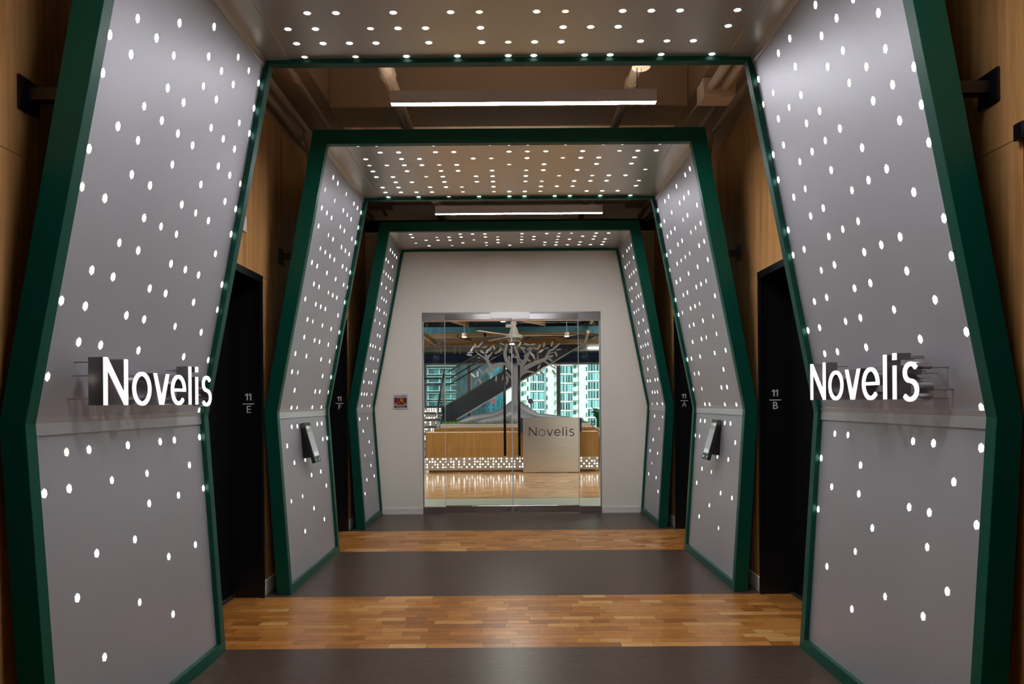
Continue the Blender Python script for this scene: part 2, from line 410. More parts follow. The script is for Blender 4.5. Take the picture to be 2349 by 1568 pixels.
# ------------------------------------------------------------------ portals
INN = [(1.625, 0), (1.715, 1.333), (1.335, 3.30)]
OUT = [(1.725, 0), (1.808, 1.338), (1.435, 3.405)]
def full(p): return [(-x, z) for x, z in p] + [(x, z) for x, z in reversed(p)]
def offs(p, d):
    """offset section outward by d (approx. perpendicular)"""
    (x0, z0), (x1, z1), (x2, z2) = p
    def nrm(a, b):
        tx, tz = b[0]-a[0], b[1]-a[1]; L = math.hypot(tx, tz); return tz/L, -tx/L
    n1, n2 = nrm(p[0], p[1]), nrm(p[1], p[2])
    m = (n1[0]+n2[0], n1[1]+n2[1]); q = d / (1 + n1[0]*n2[0] + n1[1]*n2[1])
    return [(x0 + d*1.0, z0), (x1 + m[0]*q, z1 + m[1]*q), (x2 + d*1.1, z2 + d)]
LU = {13: '#.##.#.###', 12: '##.#.###.#', 11: '.###.##.##', 10: '##.##.###.', 9: '#.####.###', 8: '.##.#.#.##', 7: '#.##.###.#', 6: '##.###..#.', 5: '..##.###.#',
      4: '.##.##.#.#', 3: '##.##.#.#.', 2: '.##.#..#.#', 1: '#.........', 0: '.........#'}
LU2 = dict(LU); LU2.update({5: '..##.#.#.#', 4: '..#.##.#.#', 3: '##.#..#.#.', 2: '.##....#.#', 1: '#.#...##.#', 0: '..##..#.#.'})
U3 = {13: '#.####', 12: '###.#.', 11: '.#####', 10: '##.#.#', 9: '#.###.', 8: '###.##', 7: '.#.#.#', 6: '#..##.', 5: '####.#', 4: '#.##.#', 3: '.#..##', 2: '##.##.', 1: '.###.#', 0: '#.#.##'}
LL = {8: '.##.#.##.#', 7: '##.#.#..#.', 6: '.....#.#.#', 5: '..#.#.....', 4: '.#....#.#.', 3: '....#.....', 2: '..#...#...'}
RL = {8: '#.##...##.', 7: '.#....#..#', 6: '#.##..#.#.', 5: '..#..#...#', 4: '.#....#...', 3: '..#.#...#.', 2: '......#...'}
L2 = {8: '..##...##.', 7: '.#..#...##', 6: '#.#.#.....', 5: '.....#.#..', 4: '.#.#....#.', 3: '.....#....', 2: '...#...#..'}
L3 = {8: '.#..#.', 7: '#.#...', 6: '....#.', 5: '..#..#', 4: '#...#.', 3: '..#..#', 2: '.#....'}
CE = [[-8,-7,-4,-2,-1,0,1,3,5,6,8], [-9,-7,-6,-4,-3,0,1,2,4,6,7,8], [-9,-8,-6,-5,-2,-1,1,3,4,5,7,9], [-8,-7,-6,-5,-4,-3,0,2,5,7,9], [-9,-8,-6,-4,-3,-1,1,2,4,8],
      [-9,-8,-7,-5,-4,-2,-1,1,3,5,6,7,9], [-9,-7,-6,-4,-2,-1,1,2,4,5,6,8,9], [-9,-8,-7,-5,-4,-3,-1,2,3,4,8], [-8,-7,-6,-5,-3,-1,0,1,2,5,6,7], [-9,-8,-6,-4,-2,0,1,3,4,6,8,9]]
CE3 = [[-7,-6,-5,-2,-1,0,1,3,5,6,7,8], [-8,-4,-3,-2,1,3,4,5,7,8,9], [-9,-8,-6,-5,-4,-2,-1,1,2,4,6,7,9], [-9,-7,-6,-5,-3,-1,1,2,4,5,7,8,9], [-8,-4,-2,-1,1,3,4,6,8,9], [-9,-7,-5,-2,0,3,4,5,6,7,8]]
HEX = [(p*1.0, q*.86) for p, q in [(0.001, .0205), (.0125, .011), (.0145, -.007), (.004, -.0205), (-.0115, -.0145), (-.0130, .009)]]
HEXU = [(0, .0185), (.0125, .0095), (.0125, -.0085), (.001, -.0185), (-.0125, -.0095), (-.0125, .0085)]
def rev(d): return {k: v[::-1] for k, v in d.items()}
def hexmesh(ax, ay, nrm, name, HEX=HEX):
    ax, ay, nrm = Vector(ax), Vector(ay), Vector(nrm); mb = MB()
    mb.prism(HEX, lambda a, b: ax*a + ay*b - nrm*.002, lambda a, b: ax*a + ay*b + nrm*.0012)
    me = bpy.data.meshes.new(name); me.from_pydata(mb.v, [], mb.f); me.update(); me.materials.append(M['dot']); return me
PORT = [('first, nearest the camera', 2.41, 3.87, 10, LU, {**rev(LU), 1: '..........'}, LL, RL, CE), ('second, in the middle', 5.0, 6.45, 10, LU2, rev(LU2), L2, L2, CE), ('last, framing the glass entrance', 7.56, 8.598, 6, U3, rev(U3), L3, L3, CE3)]
def sidepanel(sec, i, y0, y1, sgn, gap0=0, gap1=0):
    """flat panel along section segment i (0 lower, 1 upper), offset outward"""
    A, B = Vector(sec[i]), Vector(sec[i+1]); t = (B - A).normalized(); n = Vector((t.y, -t.x))
    A2, B2 = A + t*gap0, B - t*gap1
    q = [A2, B2, B2 + n*.018, A2 + n*.018]
    return MB().prism([(p.x*sgn, p.y) for p in q], lambda a, b: (a, y0, b), lambda a, b: (a, y1, b)), A, t, n
for idx, (lab, y0, y1, nc, lu, ru, ll, rl, ce) in enumerate(PORT):
    t = thing('portal', (0, y0, 0), f'green-framed tapering portal with dotted aluminium lining, {lab}', 'portal', 'green portals along the elevator hall')
    last = idx == 2
    fr = .055
    def ring(a, b): 
        return MB().strip(full(INN), full(OUT), lambda x, z: (x, a, z), lambda x, z: (x, b, z))
    obj('front_frame', ring(y0, y0 + fr), M['green'], t, bevel=.002)
    obj('rear_frame', ring(y1 - fr*(.6 if last else 1), y1), M['green'], t, bevel=.002)
    SEC = offs(INN, .025)
    o2 = [(x - .012, z - (.012 if i == 2 else 0)) for i, (x, z) in enumerate(OUT)]
    obj('outer_casing', MB().strip(full(o2), full(OUT), lambda x, z: (x, y0 + fr, z), lambda x, z: (x, y1 - fr*.6, z)), M['green'], t)
    ya, yb = y0 + fr, y1 - fr*(.6 if last else 1)
    for sgn in (-1, 1):
        obj('kick_rail', MB().prism([(1.625*sgn, 0), (1.70*sgn, 0), (1.70*sgn, .062), (1.629*sgn, .062)], lambda a, b: (a, ya, b), lambda a, b: (a, yb, b)), M['green'], t)
        for seg, pat in ((0, ll if sgn < 0 else rl), (1, lu if sgn < 0 else ru)):
            mb, A, tt, n = sidepanel(SEC, seg, ya, yb, sgn, .06 if seg == 0 else 0, 0)
            pn = obj('side_panel', mb, M['panel'], t)
            me = hexmesh((0, 1, 0), (tt.x*sgn, 0, tt.y), (-n.x*sgn, 0, -n.y), 'light_hole', HEXU if seg else HEX)
            yc = y0 + .106
            for row, s in pat.items():
                d = (.033 if seg else .084) + .1422 * row
                for c, ch in enumerate(s):
                    if ch == '#':
                        yy = yc + .142*c
                        p = A + tt*d
                        inst('light_hole', me, (p.x*sgn, yy, p.y), pn)
        # knee strip and cove strip
        kn, tp = Vector(SEC[1]), Vector(SEC[2])
        lo = (Vector(SEC[0]) - kn).normalized(); up = (tp - kn).normalized()
        k1, k2 = kn + lo*.045, kn + up*.022
        q = [k1, kn, k2, k2 - Vector((.007, 0)), kn - Vector((.007, 0)), k1 - Vector((.007, 0))]
        obj('knee_strip', MB().prism([(p.x*sgn, p.y) for p in q], lambda a, b: (a, ya, b), lambda a, b: (a, yb, b)), M['trim'], t)
        q = [tp + Vector((-.14, 0)), tp, tp - up*.05, tp - up*.05 - Vector((.005, 0)), tp + Vector((-.008, -.006)), tp + Vector((-.14, -.004))]
        obj('corner_strip', MB().prism([(p.x*sgn, p.y) for p in q], lambda a, b: (a, ya, b), lambda a, b: (a, yb, b)), M['ceilpanel'], t)
        # wall bracket
        for by in ((y0 + .17,) if idx == 0 else (y0 + .42,)) if not last else ():
            br = obj('wall_bracket', MB().box((WX)*sgn, (WX - .012)*sgn, by - .055, by + .055, 2.505, 2.63), M['black'], t, bevel=.003)
            xo = 1.808 + (1.435-1.808)*(2.57-1.338)/(3.405-1.338) - .01
            obj('arm', MB().box((WX - .012)*sgn, xo*sgn, by - .022, by + .022, 2.547, 2.592), M['black'], br)
    zc = 3.325
    cp = obj('ceiling_panel', MB().box(-1.36, 1.36, ya, yb, zc, zc + .018), M['ceilpanel'], t)
    me = hexmesh((0, -1, 0), (1, 0, 0), (0, 0, -1), 'light_hole', HEXU)
    hid = MB()
    for r, row in enumerate(ce):
        for c in row:
            p = Vector((c*.1415, y0 + .106 + .142*r, zc))
            if idx == 0 and r < 4:
                hid.prism(HEX, lambda a, b: (p.x + b, p.y - a, p.z + .002), lambda a, b: (p.x + b, p.y - a, p.z - .0012))
            else: inst('light_hole', me, p, cp)
    if hid.v: tag(obj('light_hole', hid, M['dot'], cp), kind='stuff')

# ------------------------------------------------------------------ lettering engine for the illuminated signs (cap height = 1)
SW = .092
def arc(cx, cy, rx, ry, a0, a1, n):
    return [(cx + rx*math.cos(R(a0 + (a1-a0)*i/n)), cy + ry*math.sin(R(a0 + (a1-a0)*i/n))) for i in range(n+1)]
def ribbon(pts, wd, closed=False):
    L, Q = [], []; n = len(pts)
    for i in range(n):
        a = pts[(i-1) % n] if closed or i > 0 else pts[i]; b = pts[(i+1) % n] if closed or i < n-1 else pts[i]
        dx, dy = b[0]-a[0], b[1]-a[1]; l = math.hypot(dx, dy) or 1; nx, ny = -dy/l, dx/l
        L.append((pts[i][0] + nx*wd/2, pts[i][1] + ny*wd/2)); Q.append((pts[i][0] - nx*wd/2, pts[i][1] - ny*wd/2))
    return L, Q
def glyphs(SW):
    h = SW/2; G = {}
    G['N'] = (0, [('p', [(0,0),(SW,0),(SW,.80),(.85-SW*1.02,0),(.85,0),(.85,1),(.85-SW,1),(.85-SW,.20),(SW*1.02,1),(0,1)])])
    G['o'] = (1.075, [('c', arc(.375, .37, .375-h, .385-h, 0, 360-360/36, 35))])
    G['v'] = (1.975, [('p', [(0,.75),(.27,0),(.42,0),(.69,.75),(.69-SW*1.08,.75),(.345,.135),(SW*1.08,.75)])])
    e = arc(.36, .37, .36-h, .385-h, 0, 318, 30)
    G['e'] = (2.8, [('s', e), ('p', [(h, .37-h*.85), (.72-SW*.0, .37-h*.85), (.72-SW*.0, .37+h*.85), (h, .37+h*.85)])])
    G['l'] = (3.73, [('p', [(0,0),(SW,0),(SW,1),(0,1)])])
    G['i'] = (4.115, [('p', [(0,0),(SW,0),(SW,.74),(0,.74)]), ('p', [(-.01,.86),(SW+.01,.86),(SW+.01,1.01),(-.01,1.01)])])
    s = arc(.295, .565, .225-h*.3, .19-h*.2, 28, 262, 16)[:-1] + arc(.275, .19, .27-h*.6, .215-h*.4, 82, -145, 16)
    G['s'] = (4.465, [('s', s)])
    return G
def glyph_mb(mb, shapes, fn0, fn1, wd):
    for k, pts in shapes:
        if k == 'p': mb.prism(pts, fn0, fn1)
        else:
            L, Q = ribbon(pts, wd, k == 'c'); mb.strip(L, Q, fn0, fn1, k == 'c')
    return mb
CAP = .1875
for sgn, side in ((-1, 'left'), (1, 'right')):
    t = thing('illuminated_sign', (1.573*sgn, 3.11, 1.4), f'white illuminated letters spelling Novelis standing off the {side} side panel of the first portal', 'sign')
    G = glyphs(SW)
    for ch in 'Novelis':
        ox, sh = G[ch]
        def pos(a, b, X):
            d = (ox + a)*CAP
            return (X*sgn, (2.648 + d) if sgn < 0 else (3.585 - d), 1.4 + b*CAP)
        L = obj('letter_' + ch.lower() if ch != 'N' else 'letter_n', glyph_mb(MB(), sh, lambda a, b: pos(a, b, 1.573), lambda a, b: pos(a, b, 1.581), SW), M['letter'], t)
        obj('letter_return', glyph_mb(MB(), sh, lambda a, b: pos(a, b, 1.5815), lambda a, b: pos(a, b, 1.639), SW*.96), M['lettersteel'], L)
        posts = {'N': [(.05,.9),(.05,.14),(.8,.9),(.8,.14),(.05,.62)], 'o': [(.05,.37),(.70,.37),(.37,.05)], 'v': [(.08,.68),(.6,.68),(.345,.06)], 'e': [(.05,.37),(.68,.4),(.36,.03)],
                 'l': [(.05,.9),(.05,.1)], 'i': [(.05,.62),(.05,.1),(.03,.94),(.07,.9)], 's': [(.48,.66),(.06,.56),(.5,.2),(.3,.02)]}[ch]
        for a, b in posts:
            p = pos(a, b, 1.638); z = p[2]
            xw = 1.745 - (z - 1.333)*.1932
            obj('standoff', MB().tube([p, (xw*sgn, p[1], z)], .0035, 8), M['steel'], L)

# ------------------------------------------------------------------ wall terminals on the second portal
for sgn, side, u0 in ((-1, 'left', 0), (1, 'right', 0)):
    ya, yb = 5.60, 5.77
    top = Vector((1.700, 1.245)); bot = Vector((1.606, .915))
    d = (top - bot).normalized(); n = Vector((d.y, -d.x))
    t = thing('wall_terminal', (1.70*sgn, 5.675, 1.08), f'black wall-mounted touch terminal on the {side} side of the second portal', 'terminal', 'touch terminals on the second portal')
    def slab(a0, a1, o0, o1, y0, y1):
        q = [bot + d*a0 + n*o0, bot + d*a1 + n*o0, bot + d*a1 + n*o1, bot + d*a0 + n*o1]
        return MB().prism([(p.x*sgn, p.y) for p in q], lambda a, b: (a, y0, b), lambda a, b: (a, y1, b))
    Lh = (top - bot).length
    body = obj('body', slab(0, Lh, 0, .028, ya, yb), M['black'], t, bevel=.003)
    M.setdefault('screen', mat('grey_screen', (.30, .30, .29), .25, emit=(.8,.82,.8), es=.16))
    M.setdefault('screen2', mat('screen_bar', (.12,.12,.12), .3)); M.setdefault('screen3', mat('screen_tile', (.6,.6,.58), .3, emit=(.8,.82,.8), es=.3))
    sc = obj('screen', slab(.052, Lh - .030, -.0015, 0, ya + .016, yb - .012), M['screen'], t)
    obj('status_bar', slab(Lh - .078, Lh - .074, -.0025, -.0015, ya + .016, yb - .012), M['screen2'], sc)
    obj('status_bar', slab(Lh - .062, Lh - .058, -.0025, -.0015, ya + .016, yb - .012), M['screen2'], sc)
    obj('status_tile', slab(Lh - .055, Lh - .033, -.0025, -.0015, ya + .020, ya + .09), M['screen3'], sc)
    obj('status_tile', slab(.056, .088, -.0025, -.0015, ya + .030, yb - .022), M['screen3'], sc)
    for q in range(3): obj('button', slab(.014, .032, -.003, 0, ya + .022 + q*.045, ya + .036 + q*.045 + (.012 if q == 2 else 0)), M['white'] if q != 1 else M['screen2'], t)
    obj('mount', MB().prism([(1.72*sgn, 1.20), (1.745*sgn, 1.18), (1.728*sgn, .95), (1.65*sgn, .96), (1.69*sgn, 1.20)], lambda a, b: (a, ya + .02, b), lambda a, b: (a, yb - .02, b)), M['black'], t)
    obj('mount_plate', MB().box(1.735*sgn, 1.650*sgn, ya + .03, yb - .05, .948, .955), M['steel2'], t)

# small boxes on the oak walls
t = obj('call_indicator', MB().box(-WX + .0, -WX + .012, 4.62, 4.70, 2.58, 2.685), M['white'], None, bevel=.003)
tag(t, 'small white plastic plate high on the left oak wall behind the first portal', 'wall plate')
t = obj('call_indicator', MB().box(WX - .03, WX, 2.38, 2.425, 2.31, 2.37), M['black'], None, bevel=.003)
tag(t, 'small black box on the right oak wall at the picture edge', 'wall plate')

# ------------------------------------------------------------------ end wall and glass entrance
GX0, GX1, GZ = -1.115, 1.137, 2.535
ew = MB().box(-2.3, GX0, 8.6, 8.78, 0, 4.3).box(GX1, 2.3, 8.6, 8.78, 0, 4.3).box(GX0, GX1, 8.6, 8.78, GZ, 4.3)
struct('wall_front', ew, M['beige'], 'beige end wall around the glass entrance', 'wall')
struct('baseboard_front', MB().box(-1.60, GX0 - .002, 8.588, 8.6, 0, .075).box(GX1 + .002, 1.61, 8.588, 8.6, 0, .075), M['basew'], 'white baseboard at the foot of the beige end wall', 'baseboard')
YG = 8.62
t = thing('entrance_header', (0, YG, 2.45), 'brushed steel header rail above the glass doors in the beige end wall', 'door header')
obj('header_rail', MB().box(GX0, GX1, YG - .02, YG + .05, 2.517, 2.533), M['steel'], t)
obj('center_cover', MB().box(-.25, .245, YG - .042, YG - .028, 2.455, 2.533), mat('light_steel', (.80,.80,.78), .3, .7), t)
M['warm'] = mat('warm_steel', (.45, .33, .25), .35, .7)
XS0, XS1, XM = px(1021, 950, YG)[0], px(1328, 950, YG)[0], px(1175, 950, YG)[0]
for a, b, side in ((GX0, XS0, 'left'), (XS1, GX1, 'right')):
    t = thing('glass_sidelight', ((a+b)/2, YG, 0), f'narrow fixed glass sidelight on the {side} of the glass doors', 'glass panel')
    obj('pane', MB().box(a + .003, b - .003, YG - .005, YG + .005, .09, 2.425), M['glass'], t)
    obj('top_channel', MB().box(a, b, YG - .018, YG + .03, 2.44, 2.515), M['steel'], t)
    obj('channel_lip', MB().box(a, b, YG - .018, YG + .03, 2.422, 2.44), M['warm'], t)
    obj('floor_channel', MB().box(a, b, YG - .02, YG + .02, 0, .085), M['steel'], t)
    e = a if side == 'left' else b
    obj('jamb_channel', MB().box(e, e + (.014 if side == 'left' else -.014), YG - .02, YG + .02, .085, 2.425), mat('jamb_alu', (.5,.55,.62), .3, .7), t)
for a, b, side, hx, dcol in ((XS0, XM, 'left', px(1157.5, 900, YG)[0], (.62, .32, .33)), (XM, XS1, 'right', px(1190.5, 900, YG)[0], (.13, .12, .20))):
    t = thing('glass_door', ((a+b)/2, YG, 0), f'{side} frameless glass entrance door with black pull bar and steel rails', 'door')
    obj('pane', MB().box(a + .006, b - .006, YG - .006, YG + .006, .085, 2.40), M['glass'], t)
    for e in (a + .004, b - .004): obj('glass_edge', MB().box(e - .0035, e + .0035, YG - .007, YG + .007, .02, 2.42), M['glassedge'], t)
    rl = obj('bottom_rail', MB().box(a + .004, b - .004, YG - .022, YG + .022, .012, .10), M['steel2'], t, bevel=.003)
    obj('top_rail', MB().box(a + .004, b - .004, YG - .026, YG + .022, 2.44, 2.515), M['steel2'], t, bevel=.003)
    obj('rail_lip', MB().box(a + .004, b - .004, YG - .022, YG + .022, 2.422, 2.44), M['warm'], t)
    kx = px(1166.5 if side == 'left' else 1185, 1170, YG)[0]
    obj('lock_cylinder', MB().tube([(kx, YG - .034, .052), (kx, YG - .02, .052)], .019, 16), M['steel'], rl)
    obj('keyhole', MB().tube([(kx, YG - .036, .052), (kx, YG - .033, .052)], .009, 12), M['black'], rl)
    z0, z1 = px(1174, 1044, YG)[1], px(1174, 838, YG)[1]
    for sy in (-1, 1):
        h = obj('pull_bar', MB().tube([(hx, YG + .06*sy, z0), (hx, YG + .06*sy, z1)], .0155, 12), M['black'], t, smooth=True)
        for z in (z0 + .25, z1 - .25): obj('standoff', MB().tube([(hx, YG + .06*sy, z), (hx, YG, z)], .009, 8), M['steel'], h)
    sx = px(1131 if side == 'left' else 1217, 920, YG)[0]
    obj('push_sticker', MB().tube([(sx, YG - .008, 1.41), (sx, YG - .0065, 1.41)], .034, 28), mat('sticker_' + side, dcol, .5), t)

# poster on the end wall
t = thing('wall_plaque', (-1.387, 8.598, 1.41), 'white square plaque with red and yellow sunburst emblem left of the glass doors', 'plaque')
pc = px(919, 920.5, 8.6); PS = .187/900
def pp(x, y, d=0): return (pc[0] + (x - 750)*PS, 8.588 - d, pc[1] - (y - 788)*PS)
obj('board', MB().prism([(305,345),(1195,345),(1195,1230),(305,1230)], lambda a, b: pp(a, b), lambda a, b: pp(a, b, -.012)), mat('plaque_white', (.66,.63,.68), .4), t)
def patch(poly, col, nm='emblem_piece', d=.001):
    k = 'pl%.2f%.2f%.2f' % col
    if k not in M: M[k] = mat(k, col, .45)
    obj(nm, MB().prism(poly, lambda a, b: pp(a, b, .0002), lambda a, b: pp(a, b, d)), M[k], t)
dk, rd, og, yl, mr = (.10,.008,.006), (.26,.012,.006), (.36,.07,.012), (.52,.40,.02), (.12,.01,.014)
patch([(380,548),(1125,548),(1125,985),(380,985)], (.14,.01,.008), 'emblem_ground')
for poly, col in (([(490,550),(720,550),(590,700)], og), ([(380,550),(490,550),(590,700),(480,850),(380,870)], mr), ([(720,550),(755,550),(755,785),(600,790),(590,700)], rd),
                  ([(755,550),(900,740),(880,805),(755,770)], yl), ([(800,550),(1010,550),(920,720)], og), ([(1010,550),(1125,550),(1125,870),(1000,850),(920,720)], mr),
                  ([(590,700),(620,790),(560,930),(480,850)], og), ([(620,790),(755,785),(740,940),(600,860)], og), ([(755,785),(880,805),(960,900),(940,945),(760,945)], rd), ([(900,740),(1000,850),(960,900),(880,805)], og),
                  ([(400,985),(450,880),(550,890),(510,985)], yl), ([(955,900),(1040,870),(1125,985),(990,985)], yl), ([(560,880),(600,860),(740,940),(540,940)], rd)):
    patch(poly, col, d=.0018)
patch([(375,1022),(1125,1022),(1125,1160),(375,1160)], (.012,.008,.09), 'name_band')
for s, y, sz, m_ in (('NOVELIS', 1090, .029, M['white']), ('ADITYA BIRLA', 465, .026, mat('plaque_ink', (.12,.10,.12), .5))):
    tm = text_mesh(s, sz, lambda x, yy, z, y=y: (pc[0] + x*(1.02 if y > 800 else .92), 8.588 - .0028 - z, pc[1] - (y - 788)*PS + yy), .001)
    obj('lettering', tm, m_, t)

# ================================================================== RECEPTION BEYOND THE GLASS
struct('wall_reception_left', MB().box(-5.2, -5, 8.6, 22, 0, 4.3), M['beige'], 'left wall of the reception room', 'wall')
struct('wall_reception_right', MB().box(5, 5.2, 8.6, 22, 0, 4.3), M['beige'], 'right wall of the reception room', 'wall')
struct('wall_reception_front', MB().box(-5.2, -2.3, 8.6, 8.78, 0, 4.3).box(2.3, 5.2, 8.6, 8.78, 0, 4.3), M['beige'], 'reception side wall either end of the elevator hall', 'wall')
M['navy'] = mat('navy_ceiling', (.012, .016, .045), .8)
struct('ceiling_reception', MB().box(-5.2, 5.2, 8.6, 22.2, 3.55, 3.7), M['navy'], 'navy blue ceiling of the reception room', 'ceiling')
def felt():
    m = mat('teal_felt', (.05,.2,.25), .95)
    n = nd(m, 'ShaderNodeTexNoise', Scale=60.0, Detail=4.0, Roughness=.8); lk(m, coords(m, (1, 1, 1)), n.inputs['Vector'])
    lk(m, ramp(m, n.outputs[0], [(.35, (.012,.06,.10)), (.5, (.035,.15,.22)), (.68, (.16,.36,.48))]), P(m).inputs['Base Color']); return m
M['felt'] = felt()
# curved felt baffle
mb = MB(); y = 16
top = [px(u, v, y) for u, v in ((940,750.5),(1000,750),(1060,749.5),(1120,749.5),(1180,749),(1260,748),(1330,747),(1400,747))]
botm = [px(u, v, y) for u, v in ((940,776),(972,770),(1000,763.5),(1060,763),(1180,763),(1320,760),(1345,762),(1400,769))]
mb.strip(top, botm, lambda a, b: (a, y, b), lambda a, b: (a, y + .06, b))
tag(obj('acoustic_baffle', mb, M['felt']), 'speckled teal felt acoustic baffle hung under the navy reception ceiling', 'baffle')
for k in range(2):
    mb = MB(); yy = 21.915
    a = px(900, 806, yy); 
    mb.box(-4.9, 4.9, yy, yy + .03, 2.68 + k*.15, 2.68 + k*.15 + .145)
    tag(obj('roller_blind_box', mb, mat('navy_blind%d' % k, (.05, .10 + .03*k, .30), .7)), f'navy box band above the reception windows, {"lower" if k == 0 else "upper"} of two', 'blind box')
tag(obj('window_head_felt', MB().box(-4.9, 4.9, 21.89, 21.914, 2.662, 2.70), M['felt']), 'teal strip along the head of the reception windows', 'trim')
struct('trim_20', MB().box(-5, 5, 20.5, 20.6, 3.0, 3.55), mat('pale_corrugated', (.62,.64,.60), .6), 'pale grey-green bulkhead in front of the reception windows', 'bulkhead')
rp = pipe_thing('reception_pipe', [(-4.98, 20.2, px(1000, 803.5, 20.2)[1]), (4.98, 20.2, px(1000, 803.5, 20.2)[1])], .035, 'pale horizontal sprinkler pipe above the reception windows', [])
for u in (1043.5, 1056, 1012):
    x, z = px(u, 803.5, 20.2)
    d = obj('sprinkler_drop', MB().tube([(x, 20.2, z - .10), (x, 20.2, z + (.25 if u != 1012 else 0))], .018, 8), M['beige'], rp)
    obj('sprinkler_head', MB().lathe([(.02, z - .03), (.05, z - .0), (.05, z + .03), (.02, z + .08)], x, 20.2, 12), M['beige'], d)
struct('trim_21', MB().box(*[px(1318, 795, 19.6)[0], 4.8], 19.5, 19.7, px(1350, 804, 19.6)[1], px(1350, 789, 19.6)[1]), M['white'], 'pale beam at the upper right of the reception, ending at the stair', 'beam')
t = obj('strip_lamp', MB().box(px(1349, 796, 19.4)[0], 4.0, 19.45, 19.5, px(1350, 798, 19.4)[1], px(1350, 796, 19.4)[1]), mat('strip_glow', (1,1,1), emit=(1,.98,.95), es=3), None)
tag(t, 'thin glowing strip light on the pale beam at the right of the entrance', 'lamp')

# windows of the reception: one per bay
struct('wall_windows', MB().box(-5.2, 5.2, 21.95, 22.15, 0, .35).box(-5.2, 5.2, 21.95, 22.15, 2.66, 3.6), mat('window_wall', (.35,.37,.42), .5), 'sill and head of the reception window wall', 'wall')
M['mull'] = mat('grey_mullion', (.40, .41, .52), .5); M['mullw'] = mat('white_mullion', (.7,.7,.74), .5)
for i in range(7):
    xa, xb = -4.95 + 1.44*i - .3, -4.95 + 1.44*(i+1) - .3
    xa, xb = -1.35 + 1.435*(i-3), -1.35 + 1.435*(i-2)
    wd = bpy.data.objects.new('window_%d' % (i+1), None); C.objects.link(wd); wd.location = ((xa+xb)/2, 22, .35)
    tag(wd, f'tall reception window bay, number {i+1} from the left', 'window', kind='structure')
    obj('mullion', MB().box(xa - .045, xa + .045, 21.88, 22.05, .35, 2.66), M['mull'] , wd)
    obj('mullion_face', MB().box(xa + .045, xa + .075, 21.90, 22.05, .35, 2.66), M['mullw'], wd)
    obj('head_rail', MB().box(xa + .04, xb - .04, 21.92, 22.05, 2.60, 2.66), M['mullw'], wd)
    obj('pane', MB().box(xa + .04, xb - .04, 22.0, 22.012, .35, 2.62), M['winglass'], wd)

# wooden lattice beams
def beam(u0, v0, y0, u1, v1, y1, hh, wd, lab, pale=True):
    a, b = px(u0, v0, y0), px(u1, v1, y1)
    A, B = Vector((a[0], y0, a[1])), Vector((b[0], y1, b[1])); mid = (A + B)/2
    t = thing('wood_beam', mid, lab, 'beam')
    up = Vector((0,0,hh/2))
    obj('beam_board', MB().bar(A + up, B + up, wd, hh), M['beamwood'], t)
    if pale: obj('painted_lit_underside', MB().bar(A - Vector((0,0,.006)), B - Vector((0,0,.006)), wd, .012), M['beampale'], t)  # pale strip paints the light that falls on the beam's underside
beam(930, 776.5, 17, 1115, 771, 17, .10, .06, 'upper long wood beam across the left of the reception ceiling')
beam(1110, 771, 17, 1330, 762.5, 17, .085, .06, 'upper long wood beam across the right of the reception ceiling')
beam(930, 793, 18, 1420, 786.5, 18, .115, .08, 'longest wood beam, lowest under the reception ceiling')
beam(1190, 769, 17.4, 1282, 775, 17.4, .07, .05, 'short wood beam behind the fan blades on the right')
beam(1030, 735, 13.2, 1074, 748, 16, .16, .05, 'slanting wood beam with underside painted as lit at the top left of the entrance')
beam(1186, 733, 13.2, 1249, 746, 16, .15, .05, 'slanting wood beam with underside painted as lit just right of the fan rod')
beam(968, 769, 14, 1000, 792.5, 17.8, .10, .06, 'steep pale-edged wood beam at the left edge of the entrance')
beam(1046, 774, 16.9, 1080, 784, 17.8, .10, .05, 'short pale-edged wood beam under the left downlight')
beam(1277, 779.5, 17.9, 1328, 763.5, 16.9, .10, .05, 'rising pale-edged wood beam beside the right downlight')
beam(1318, 762, 16.95, 1392, 775, 16.3, .09, .05, 'descending pale-edged wood beam at the right edge of the entrance')
beam(1360, 731, 13.4, 1355, 743, 16, .04, .06, 'short upright-looking pale beam at the top right of the entrance')
beam(1349, 762, 15.5, 1342, 786, 17.9, .05, .06, 'steep pale beam crossing down to the lowest long beam at right')
# ceiling fan
fx, fy = px(1179, 770, 14)[0], 14.0; zf = px(1179, 770, 14)[1]
t = thing('ceiling_fan', (fx, fy, zf), 'white industrial ceiling fan with caged motor and thin blades behind the glass doors', 'ceiling fan')
M['fan'] = mat('fan_white', (.62,.60,.54), .4)
obj('down_rod', MB().tube([(fx, fy, zf + .2), (fx, fy, 3.55)], .018, 10), M['fan'], t, smooth=True)
obj('motor', MB().lathe([(.03, zf+.30), (.055, zf+.29), (.06, zf+.23), (.035, zf+.20), (.06, zf+.17), (.085, zf+.10), (.10, zf+.04), (.17, zf+.01), (.185, zf-.03), (.15, zf-.045)], fx, fy, 24), M['fan'], t, smooth=True)
obj('rotor', MB().lathe([(.14, zf-.04), (.13, zf-.09), (.09, zf-.11)], fx, fy, 20), M['black'], t)
for k in range(3):
    pts = [(fx + (.16+.004*k - .025*k)*math.cos(2*math.pi*j/24), fy + (.16 - .025*k)*math.sin(2*math.pi*j/24), zf - .045 - .032*k) for j in range(25)]
    obj('guard_ring', MB().tube(pts, .006, 6, cap=False), M['fan'], t)
for k, ang in enumerate((-4, 116, 236)):
    a = R(ang); ca, sa = math.cos(a), math.sin(a)
    A, B = Vector((fx + .15*ca, fy + .15*sa, zf + .0)), Vector((fx + 1.25*ca, fy + 1.25*sa, zf + (.0)))
    obj('blade', MB().bar(A, B, .065, .008, up=(.10*sa, -.10*ca, 1)), M['fan'], t)
